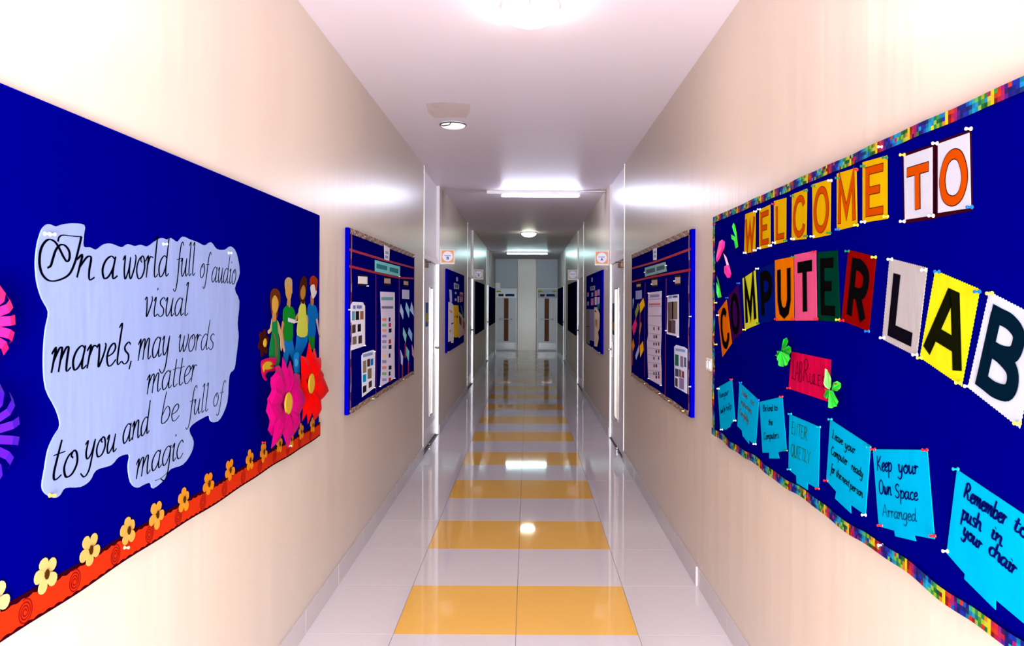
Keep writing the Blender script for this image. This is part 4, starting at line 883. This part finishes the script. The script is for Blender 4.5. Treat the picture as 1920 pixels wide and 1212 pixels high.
sheet(-1, cl1, K(cl1, [(120, 1022), (140, 985), (275, 990), (285, 1022), (298, 1030)])[:0]+[(120, 1025), (145, 985), (275, 992), (285, 1020), (300, 1035), (300, 1540), (120, 1600)], .001, (222, 220, 236), 'photo_sheet', 'upper white sheet with six photos on the second left board', 'photo sheet',
 [('print_block', cl1, R4(150, 1030, 180, 1075), (90, 110, 170)), ('print_block', cl1, R4(195, 1030, 260, 1070), (110, 120, 170)), lphoto(cl1, 135, 1105, 172, 1220, -3, (90, 150, 170)), lphoto(cl1, 182, 1105, 225, 1215, -3, PD), lphoto(cl1, 238, 1105, 280, 1210, -4, (150, 90, 60)),
  lphoto(cl2, 130, 62, 172, 162, -8, PB), lphoto(cl2, 195, 55, 235, 145, -8, PD), lphoto(cl2, 133, 205, 183, 300, -12, PG), lphoto(cl2, 205, 195, 247, 290, -12, PB)])
sheet(-1, cl2, [(258, 400), (385, 358), (405, 380), (400, 810), (250, 925), (242, 430)], .001, (222, 224, 240), 'photo_sheet', 'lower white sheet with photos on the second left board', 'photo sheet',
 [('print_block', cl2, [(262, 415), (375, 385), (375, 420), (262, 450)], (130, 150, 200)), lphoto(cl2, 258, 495, 300, 640, -12, (130, 118, 100)), lphoto(cl2, 310, 475, 345, 565, -12, PB), lphoto(cl2, 350, 470, 382, 550, -10, (20, 110, 180)), lphoto(cl2, 258, 660, 298, 750, -12, (0, 140, 190)), lphoto(cl2, 315, 590, 362, 710, -14, (120, 104, 84)), lphoto(cl2, 258, 800, 300, 880, -22, PD), lphoto(cl2, 328, 745, 365, 820, -22, PB)])
mk = []
cols9 = [(220, 140, 120), (120, 180, 130), (230, 160, 130), (140, 130, 200), (150, 140, 190), (160, 170, 190), (230, 200, 150), (140, 140, 170), (220, 140, 120), (130, 180, 130), (150, 150, 210)]
for i, cl in enumerate(cols9):
    y = -20+66*i+(6*i if i > 5 else 0)
    mk.append(('print_block', cl2, R4(488, y, 540, y+34, 0), cl))
    if i % 4 != 3: mk.append(('print_block', cl2, R4(568, y-6, 588+(i % 3)*6, y+42, -4), [(40, 34, 60), (170, 40, 60), PD][i % 3]))
mk += [('print_block', cl1, R4(505, 925, 655, 965), (110, 160, 170)), ('print_block', cl1, R4(510, 1040, 655, 1070), (110, 110, 140))]
ch = K(cl1, [(492, 855), (675, 865)])+K(cl2, [(642, 40), (636, 350), (640, 700), (465, 802), (475, 640), (480, 300), (478, 0)])
sheet(-1, (0, 0, 1), ch, .001, (214, 204, 228), 'wall_chart', 'long lilac chart with coloured rows on the second left board', 'wall chart', mk)
for i, pt in enumerate([[(145, 205), (180, 300), (175, 400), (135, 300)], [(215, 180), (255, 275), (248, 380), (203, 260)], [(280, 180), (303, 260), (312, 360), (262, 285)], [(178, 500), (218, 600), (205, 695), (172, 590)], [(250, 500), (290, 580), (285, 680), (235, 575)], [(140, 780), (175, 870), (168, 985), (150, 960)], [(215, 740), (252, 800), (245, 935), (215, 850)], [(285, 715), (308, 790), (312, 885), (290, 850)]]):
    ck = (730, 540, 6.733)
    pl = ['first in the top row', 'second in the top row', 'last in the top row', 'first in the middle row', 'second in the middle row', 'first in the bottom row', 'second in the bottom row', 'last in the bottom row']
    c_ = [(176, 206, 240), (150, 206, 236), (176, 196, 236), (150, 214, 200), (140, 190, 230), (190, 190, 226), (120, 196, 206), (196, 140, 180)][i]
    k = cutout('pale blue paper kite, %s on the second left board' % pl[i], [('kite_sheet', pt, c_)], TH+.003, 'paper kite', 'paper_kite', ck, -1, 'paper kites on the second boards')
    if i in (3, 5, 6):
        x, y = pt[2]; slab_px('kite_tail', -1, K(ck, [(x-8, y), (x+4, y), (x+6, y+190), (x-10, y+190)]), TH+.001, .001, M_rib, k)
# right second board
sheet(1, cr1, [(365, 320), (412, 300), (410, 455), (368, 460)], .003, (214, 206, 222), 'name_card', 'small white name card at the top of the second right board', 'paper card', [('print_block', cr1, R4(375, 345, 405, 375, -6), (130, 160, 190)), ('print_block', cr1, R4(375, 395, 405, 430, -6), (130, 160, 190))])
sheet(1, cr1, [(262, 555), (520, 480), (538, 600), (265, 668)], .004, (136, 168, 170), 'heading_strip', 'grey-green heading strip on the second right board', 'paper sign', [('print_block', cr1, [(280, 582), (390, 552), (392, 605), (282, 632)], (70, 96, 110)), ('print_block', cr1, [(410, 545), (510, 518), (514, 568), (412, 598)], (70, 96, 110))])
for (x0, y0, x1, y1, wh) in ((640, 650, 712, 778, 'nearest'), (345, 685, 422, 802, 'middle'), (155, 738, 213, 820, 'farthest')):
    sheet(1, cr1, R4(x0, y0, x1, y1, -8), .001, (40, 32, 30), 'caption_card', '%s small dark-edged caption card on the second right board' % wh, 'paper card', [('caption_face', cr1, R4(x0+4, y0+26, x1-4, y1-24, -6), (170, 150, 140))])
sheet(1, cr1, R4(147, 848, 222, 955, -10), .001, (150, 150, 196), 'square_note', 'small bluish square note above the kites of the second right board', 'paper note')
sheet(1, (0, 0, 1), K(cr1, [(548, 905), (690, 890)])+K(cr2, [(655, 205), (510, 168)]), .001, (206, 208, 232), 'photo_sheet', 'upper white sheet with a tall dark photo on the second right board', 'photo sheet',
 [('print_block', cr1, R4(560, 910, 605, 945, -4), (110, 140, 190)), ('print_block', cr1, R4(615, 910, 675, 935, -6), (60, 80, 120)), lphoto(cr1, 552, 990, 600, 1215, -6, (100, 84, 76)), lphoto(cr1, 602, 985, 622, 1210, -4, PD), lphoto(cr1, 624, 985, 672, 1210, -6, (120, 104, 92)), lphoto(cr2, 525, 0, 570, 150, 8, PB), lphoto(cr2, 572, 0, 615, 160, 8, (90, 70, 80))])
sheet(1, cr2, [(600, 320), (625, 300), (720, 325), (755, 350), (752, 885), (605, 800)], .001, (206, 210, 236), 'photo_sheet', 'lower white sheet with photos on the second right board', 'photo sheet',
 [('print_block', cr2, R4(615, 340, 730, 370, 18), (120, 150, 200)), lphoto(cr2, 610, 410, 652, 545, 12, (40, 90, 80)), lphoto(cr2, 672, 430, 708, 560, 12, (120, 110, 140)), lphoto(cr2, 718, 445, 744, 560, 10, (90, 90, 120)), lphoto(cr2, 612, 580, 650, 670, 14, (70, 66, 90)), lphoto(cr2, 655, 590, 685, 680, 14, PG), lphoto(cr2, 692, 610, 718, 690, 12, (110, 50, 70)), lphoto(cr2, 612, 690, 640, 790, 16, PB), lphoto(cr2, 660, 690, 716, 820, 18, (130, 110, 160))])
mk = []
for i in range(8):
    y = [60, 158, 245, 335, 415, 505, 598, 640][i]
    mk.append(('row_line', cr2, [(285, y), (442, y+22), (442, y+25), (285, y+3)], (90, 80, 96)))
    for j, x in enumerate((352, 378, 408)):
        if (i*3+j) % 4 != 1: mk.append(('print_block', cr2, R4(x, y+24, x+12+4*(i % 2), y+24+38, 4), [(60, 40, 60), (130, 60, 60), (40, 40, 70), PD][(i+j) % 4]))
mk += [('print_block', cr1, R4(325, 895, 445, 930, -6), (130, 140, 180)), ('print_block', cr1, R4(315, 1005, 460, 1030, -4), (190, 110, 120)), ('row_line', cr1, [(305, 955), (472, 945), (472, 949), (305, 959)], (90, 80, 96)), ('row_line', cr1, [(305, 1045), (472, 1038), (472, 1042), (305, 1049)], (90, 80, 96)), ('row_line', cr1, [(305, 1162), (470, 1160), (470, 1164), (305, 1166)], (90, 80, 96))]
sheet(1, (0, 0, 1), K(cr1, [(305, 870), (474, 848), (470, 1200)])+K(cr2, [(448, 100), (436, 400), (446, 600), (445, 790), (290, 705), (282, 500), (275, 260), (288, 180), (285, 0)]), .001, (204, 190, 214), 'wall_chart', 'long lilac ruled chart on the second right board', 'wall chart', mk)
cq = (1180, 560, 10.1)
for i, (pt, c_, cn) in enumerate([([(62, 20), (80, -10), (85, 60), (62, 190)], (150, 160, 200), 'grey-blue'), ([(165, 85), (182, 200), (122, 385), (108, 250)], (136, 150, 70), 'olive'), ([(262, -5), (290, 130), (205, 280), (190, 110)], (246, 190, 20), 'yellow'), ([(115, 380), (145, 500), (80, 700), (50, 540)], (220, 50, 110), 'pink'), ([(215, 440), (230, 490), (190, 720), (185, 600)], (190, 110, 60), 'brown'), ([(70, 760), (100, 900), (62, 1010), (45, 880)], (216, 130, 30), 'orange'), ([(180, 885), (182, 1010), (128, 1165), (112, 1080)], (170, 176, 226), 'pale lilac'), ([(255, 810), (268, 980), (205, 1115), (198, 900)], (244, 180, 10), 'lower yellow')]):
    k = cutout('%s paper kite at the far end of the second right board' % cn, [('kite_sheet', pt, c_)], TH+.003, 'paper kite', 'paper_kite', cq, 1, 'paper kites on the second boards')
    if i in (1, 2, 4, 5):
        x, y = pt[2]; slab_px('kite_tail', 1, K(cq, [(x-8, y), (x+6, y), (x-4, y+260), (x-16, y+260)]), TH+.001, .001, M_rib, k)
pins(-1, cl1, [(738, 663, 'white', 'at the right end of the turquoise heading strip'), (338, 785, 'white', 'under the nearest caption card of the second left board'), (112, 1085, 'white', 'at the upper left of the upper photo sheet, second left board'), (920, 408, 'white', 'at the top far corner of the second left board')])
pins(-1, cl2, [(285, 308, 'white', 'at the lower right of the upper photo sheet, second left board'), (470, 798, 'white', 'at the lower left of the lilac chart, second left board'), (640, 700, 'white', 'at the lower right of the lilac chart, second left board'), (402, 380, 'white', 'at the top of the lower photo sheet, second left board'), (402, 812, 'white', 'at the bottom of the lower photo sheet, second left board'), (385, 945, 'cream', 'on the bottom border of the second left board, nearer one'), (748, 712, 'cream', 'on the bottom border of the second left board, farther one')])
pins(1, cr1, [(305, 875, 'white', 'at the upper left of the lilac chart, second right board'), (545, 918, 'white', 'at the upper left of the upper photo sheet, second right board'), (258, 612, 'white', 'at the left end of the grey-green heading strip'), (522, 525, 'white', 'at the right end of the grey-green heading strip'), (632, 722, 'white', 'on the nearest caption card of the second right board'), (345, 762, 'white', 'on the middle caption card of the second right board'), (828, 1170, 'white', 'on the near border halfway up the second right board')])
pins(1, cr2, [(498, 130, 'white', 'at the left of the upper photo sheet, second right board'), (640, 205, 'white', 'at the lower right of the upper photo sheet, second right board'), (290, 702, 'white', 'at the lower left of the lilac chart, second right board'), (435, 785, 'white', 'at the lower right of the lilac chart, second right board'), (420, 882, 'white', 'on the bottom border of the second right board under the chart'), (532, 970, 'cream', 'on the bottom border of the second right board, middle'), (700, 1090, 'cream', 'on the bottom border of the second right board, nearest'), (245, 765, 'cream', 'on the bottom border of the second right board, farthest'), (780, 800, 'white', 'on the near border low on the second right board')])

# ================================================================== THIRD BOARDS
c7 = (820, 500, 7.125); c8 = (1090, 500, 7.133)
def small(side, c, pts, col, name, label, cat, marks=(), off=.001): return sheet(side, c, pts, off, col, name, label, cat, marks)
small(-1, c7, R4(252, 140, 276, 195, 4), (170, 170, 200), 'name_card', 'tiny pale card at the top of the third left board', 'paper card')
small(-1, c7, [(222, 215), (292, 240), (290, 305), (222, 300)], (150, 160, 164), 'heading_card', 'grey heading card on the third left board', 'paper sign', [('print_block', c7, R4(235, 240, 280, 280, 6), (100, 110, 130))])
small(-1, c7, [(160, 305), (192, 315), (198, 470), (170, 490)], (176, 178, 214), 'paper_strip', 'lilac paper strip at the near top of the third left board', 'paper strip')
small(-1, c7, [(235, 335), (258, 342), (256, 372), (236, 368)], (150, 160, 190), 'square_note', 'upper small square note on the third left board', 'paper note')
small(-1, c7, [(232, 425), (258, 428), (256, 460), (234, 460)], (150, 160, 190), 'square_note', 'lower small square note on the third left board', 'paper note')
small(-1, c7, [(270, 395), (292, 400), (290, 480), (272, 475)], (190, 170, 190), 'paper_strip', 'pale strip beside the notes on the third left board', 'paper strip')
small(-1, c7, [(300, 340), (345, 350), (340, 470), (302, 480)], (170, 130, 150), 'photo_sheet', 'pinkish photo sheet high on the third left board', 'photo sheet', [lphoto(c7, 306, 370, 320, 410, 2, (60, 50, 60)), lphoto(c7, 326, 372, 338, 412, 2, (120, 40, 60))], .002)
small(-1, c7, [(148, 475), (190, 478), (215, 515), (220, 960), (215, 1020), (188, 1025), (180, 995), (145, 1010)], (212, 202, 204), 'picture_chart', 'white picture chart with small sketches on the third left board', 'wall chart', [('sketch', c7, [(160, 570), (205, 600), (195, 630), (165, 605)], (206, 150, 90)), ('sketch', c7, [(185, 760), (220, 745), (215, 762), (190, 778)], (60, 40, 50)), ('sketch', c7, R4(160, 850, 185, 880, -8), (200, 160, 80))])
small(-1, c7, [(215, 515), (282, 520), (292, 700), (290, 940), (245, 950), (222, 940)], (216, 170, 28), 'yellow_chart', 'yellow chart in the middle of the third left board', 'wall chart', [('sketch', c7, R4(258, 655, 272, 685), (60, 40, 20)), ('sketch', c7, R4(232, 660, 244, 685), (120, 90, 20))], .0025)
small(-1, c7, [(285, 600), (330, 650), (378, 760), (375, 900), (330, 925), (285, 960)], (186, 160, 150), 'crumpled_collage', 'crumpled pinkish collage at the far end of the third left board', 'paper collage', [('sketch', c7, [(290, 650), (320, 690), (325, 800), (295, 760)], (90, 50, 50)), ('sketch', c7, [(340, 700), (365, 760), (360, 850), (340, 820)], (140, 100, 90))], .004)
small(-1, c7, [(310, 520), (325, 530), (352, 660), (335, 655)], (40, 120, 110), 'green_strip', 'slanting green paper strip on the third left board', 'paper strip', (), .005)
small(1, c8, R4(135, 150, 150, 205, -3), (170, 170, 200), 'name_card', 'tiny pale card at the top of the third right board', 'paper card')
small(1, c8, [(118, 270), (182, 255), (182, 315), (120, 325)], (150, 150, 176), 'heading_card', 'grey heading card on the third right board', 'paper sign', [('print_block', c8, R4(130, 278, 170, 305, -5), (100, 100, 130))])
for i, (x0, y0, x1, y1, cl, wh) in enumerate([(78, 350, 100, 405, (160, 130, 170), 'top left'), (135, 350, 158, 405, (140, 140, 180), 'top middle'), (78, 470, 100, 525, (150, 140, 180), 'lower left'), (128, 430, 162, 520, (190, 120, 170), 'lower middle'), (178, 325, 208, 400, (190, 120, 140), 'top right of centre'), (215, 310, 245, 390, (150, 130, 170), 'top right'), (178, 410, 206, 515, (200, 180, 200), 'lower right of centre'), (215, 410, 243, 510, (180, 160, 190), 'lower right')]):
    small(1, c8, R4(x0, y0, x1, y1, -4), cl, 'picture_card', 'small lilac picture card, %s in the grid of the third right board' % wh, 'paper card')
small(1, c8, [(62, 572), (112, 568), (112, 1040), (62, 1020)], (132, 122, 120), 'grey_chart', 'greyish chart at the far end of the third right board', 'wall chart', [('row_line', c8, R4(62, 795, 110, 805, 4), (70, 60, 66))])
small(1, c8, [(112, 575), (172, 570), (170, 1000), (115, 985)], (140, 134, 176), 'lilac_chart', 'lilac chart in the middle of the third right board', 'wall chart', [('row_line', c8, R4(130, 600, 134, 960), (110, 100, 150)), ('row_line', c8, R4(150, 600, 154, 970), (110, 100, 150))])
small(1, c8, [(172, 545), (210, 545), (245, 640), (240, 830), (222, 880), (232, 960), (210, 1075), (172, 1065), (175, 800)], (214, 190, 160), 'crumpled_collage', 'crumpled beige collage at the near side of the third right board', 'paper collage', [('sketch', c8, R4(178, 590, 198, 608), (40, 40, 60)), ('sketch', c8, [(185, 700), (215, 720), (210, 830), (185, 780)], (170, 130, 80))], .003)
small(1, c8, [(210, 510), (245, 490), (240, 560), (215, 580)], (20, 110, 110), 'green_strip', 'teal paper scrap on the third right board', 'paper strip', (), .005)
pin(-1, *K(c7, [(148, 1140)])[0], 'white', 'at the bottom near corner of the third left board'); pin(1, *K(c8, [(240, 1150)])[0], 'white', 'at the bottom near corner of the third right board')
pin(-1, *K(c7, [(372, 815)])[0], 'white', 'on the crumpled collage of the third left board'); pin(1, *K(c8, [(148, 1085)])[0], 'white', 'on the bottom edge of the third right board')
# ================================================================== projecting room signs
M_acr = mat('acrylic_plate', (236, 228, 224), .15, .6); M_so = flat((244, 164, 116), 'sign_orange')
def room_sign(side, Y, x0, x1, z0, z1, ch, label, orange):
    xw = side_x(side, 0); t = thing('room_sign', label, 'room sign', (xw, Y, z0), 'projecting room signs')
    B = MB(); B.box(xw, x1 if side < 0 else x0, Y, Y+.008, z0, z1, .002); B.obj('plate', M_acr, t)
    B = MB(); B.box(xw, x1 if side < 0 else x0, Y-.004, Y+.012, z0-.008, z0+.001, .001); B.obj('rail', M_chrome if 0 else M_white, t)
    B = MB(); B.box(xw, xw-side*.008, Y-.02, Y+.03, z0-.01, z1+.01, .001); B.obj('bracket', M_white, t)
    ax, bx = min(x0, x1), max(x0, x1); m = .012
    B = MB(); B.box(ax+m, bx-m, Y-.0015, Y, z0+m, z1-m); B.obj('printed_square', M_so if orange else flat((206, 186, 190)), t)
    cx, cz, r = (ax+bx)/2, (z0+z1)/2, (bx-ax)*.37
    V = [(cx+r*math.cos(2*math.pi*k/28), Y-.0025, cz+r*math.sin(2*math.pi*k/28)) for k in range(28)]
    mesh('white_circle', V, [tuple(range(28))], flat((240, 240, 255)), t)
    ink = flat((70, 84, 140), 'sign_blue')
    B = MB()
    for k in range(7):
        xx = cx-r*.62+k*r*.18; B.box(xx, xx+r*.12, Y-.0032, Y-.0027, cz+r*.08, cz+r*.22)
    B.obj('small_print', ink, t)
    if ch:
        B = MB()
        for s in BLK[ch]:
            pl = [(cx+(u-.5)*r*.55, cz-r*.62+v*r*.6) for u, v in s]; V, Fc = ribbon2(pl, lambda t_, d: r*.13, True); B.add([(a, Y-.0032, b) for a, b in V], Fc)
        B.obj('letter', ink, t)
for side, Y, px0, px1, py0, py1, ch, lb, og in ((-1, 8.86, 826, 852, 468.5, 495, 'B', 'orange and white room sign with letter B above the first left door', True), (1, 8.75, 1115, 1141, 470, 496, 'A', 'orange and white room sign with letter A above the first right door', True),
    (-1, 14.4, 888.5, 906, 506, 524, 'B', 'smaller pale room sign above the second left door', False), (1, 14.35, 1064.5, 1083, 506, 524, '', 'smaller pale room sign above the second right door', False)):
    sh = lambda px: X_(px, Y); xs = sorted((sh(px0), sh(px1)))
    # the plate reaches from the wall out into the corridor
    room_sign(side, Y, xs[0], xs[1], Z_(py1, Y), Z_(py0, Y), ch, lb, og)
# ------------------------------------------------------------------ switch and far handles
Y, Z = wp(1, 1328, 684, .01)
t = thing('light_switch', 'white switch plate on the right wall beside the near board', 'light switch', (XR, Y, Z))
B = MB(); B.box(XR, XR-.01, Y-.05, Y+.05, Z-.032, Z+.034, .003); B.obj('plate', M_white, t)
for k in (-1, 1): B = MB(); B.box(XR-.01, XR-.015, Y+k*.022-.014, Y+k*.022+.014, Z-.02, Z+.02, .002); B.obj('rocker', M_white, t)
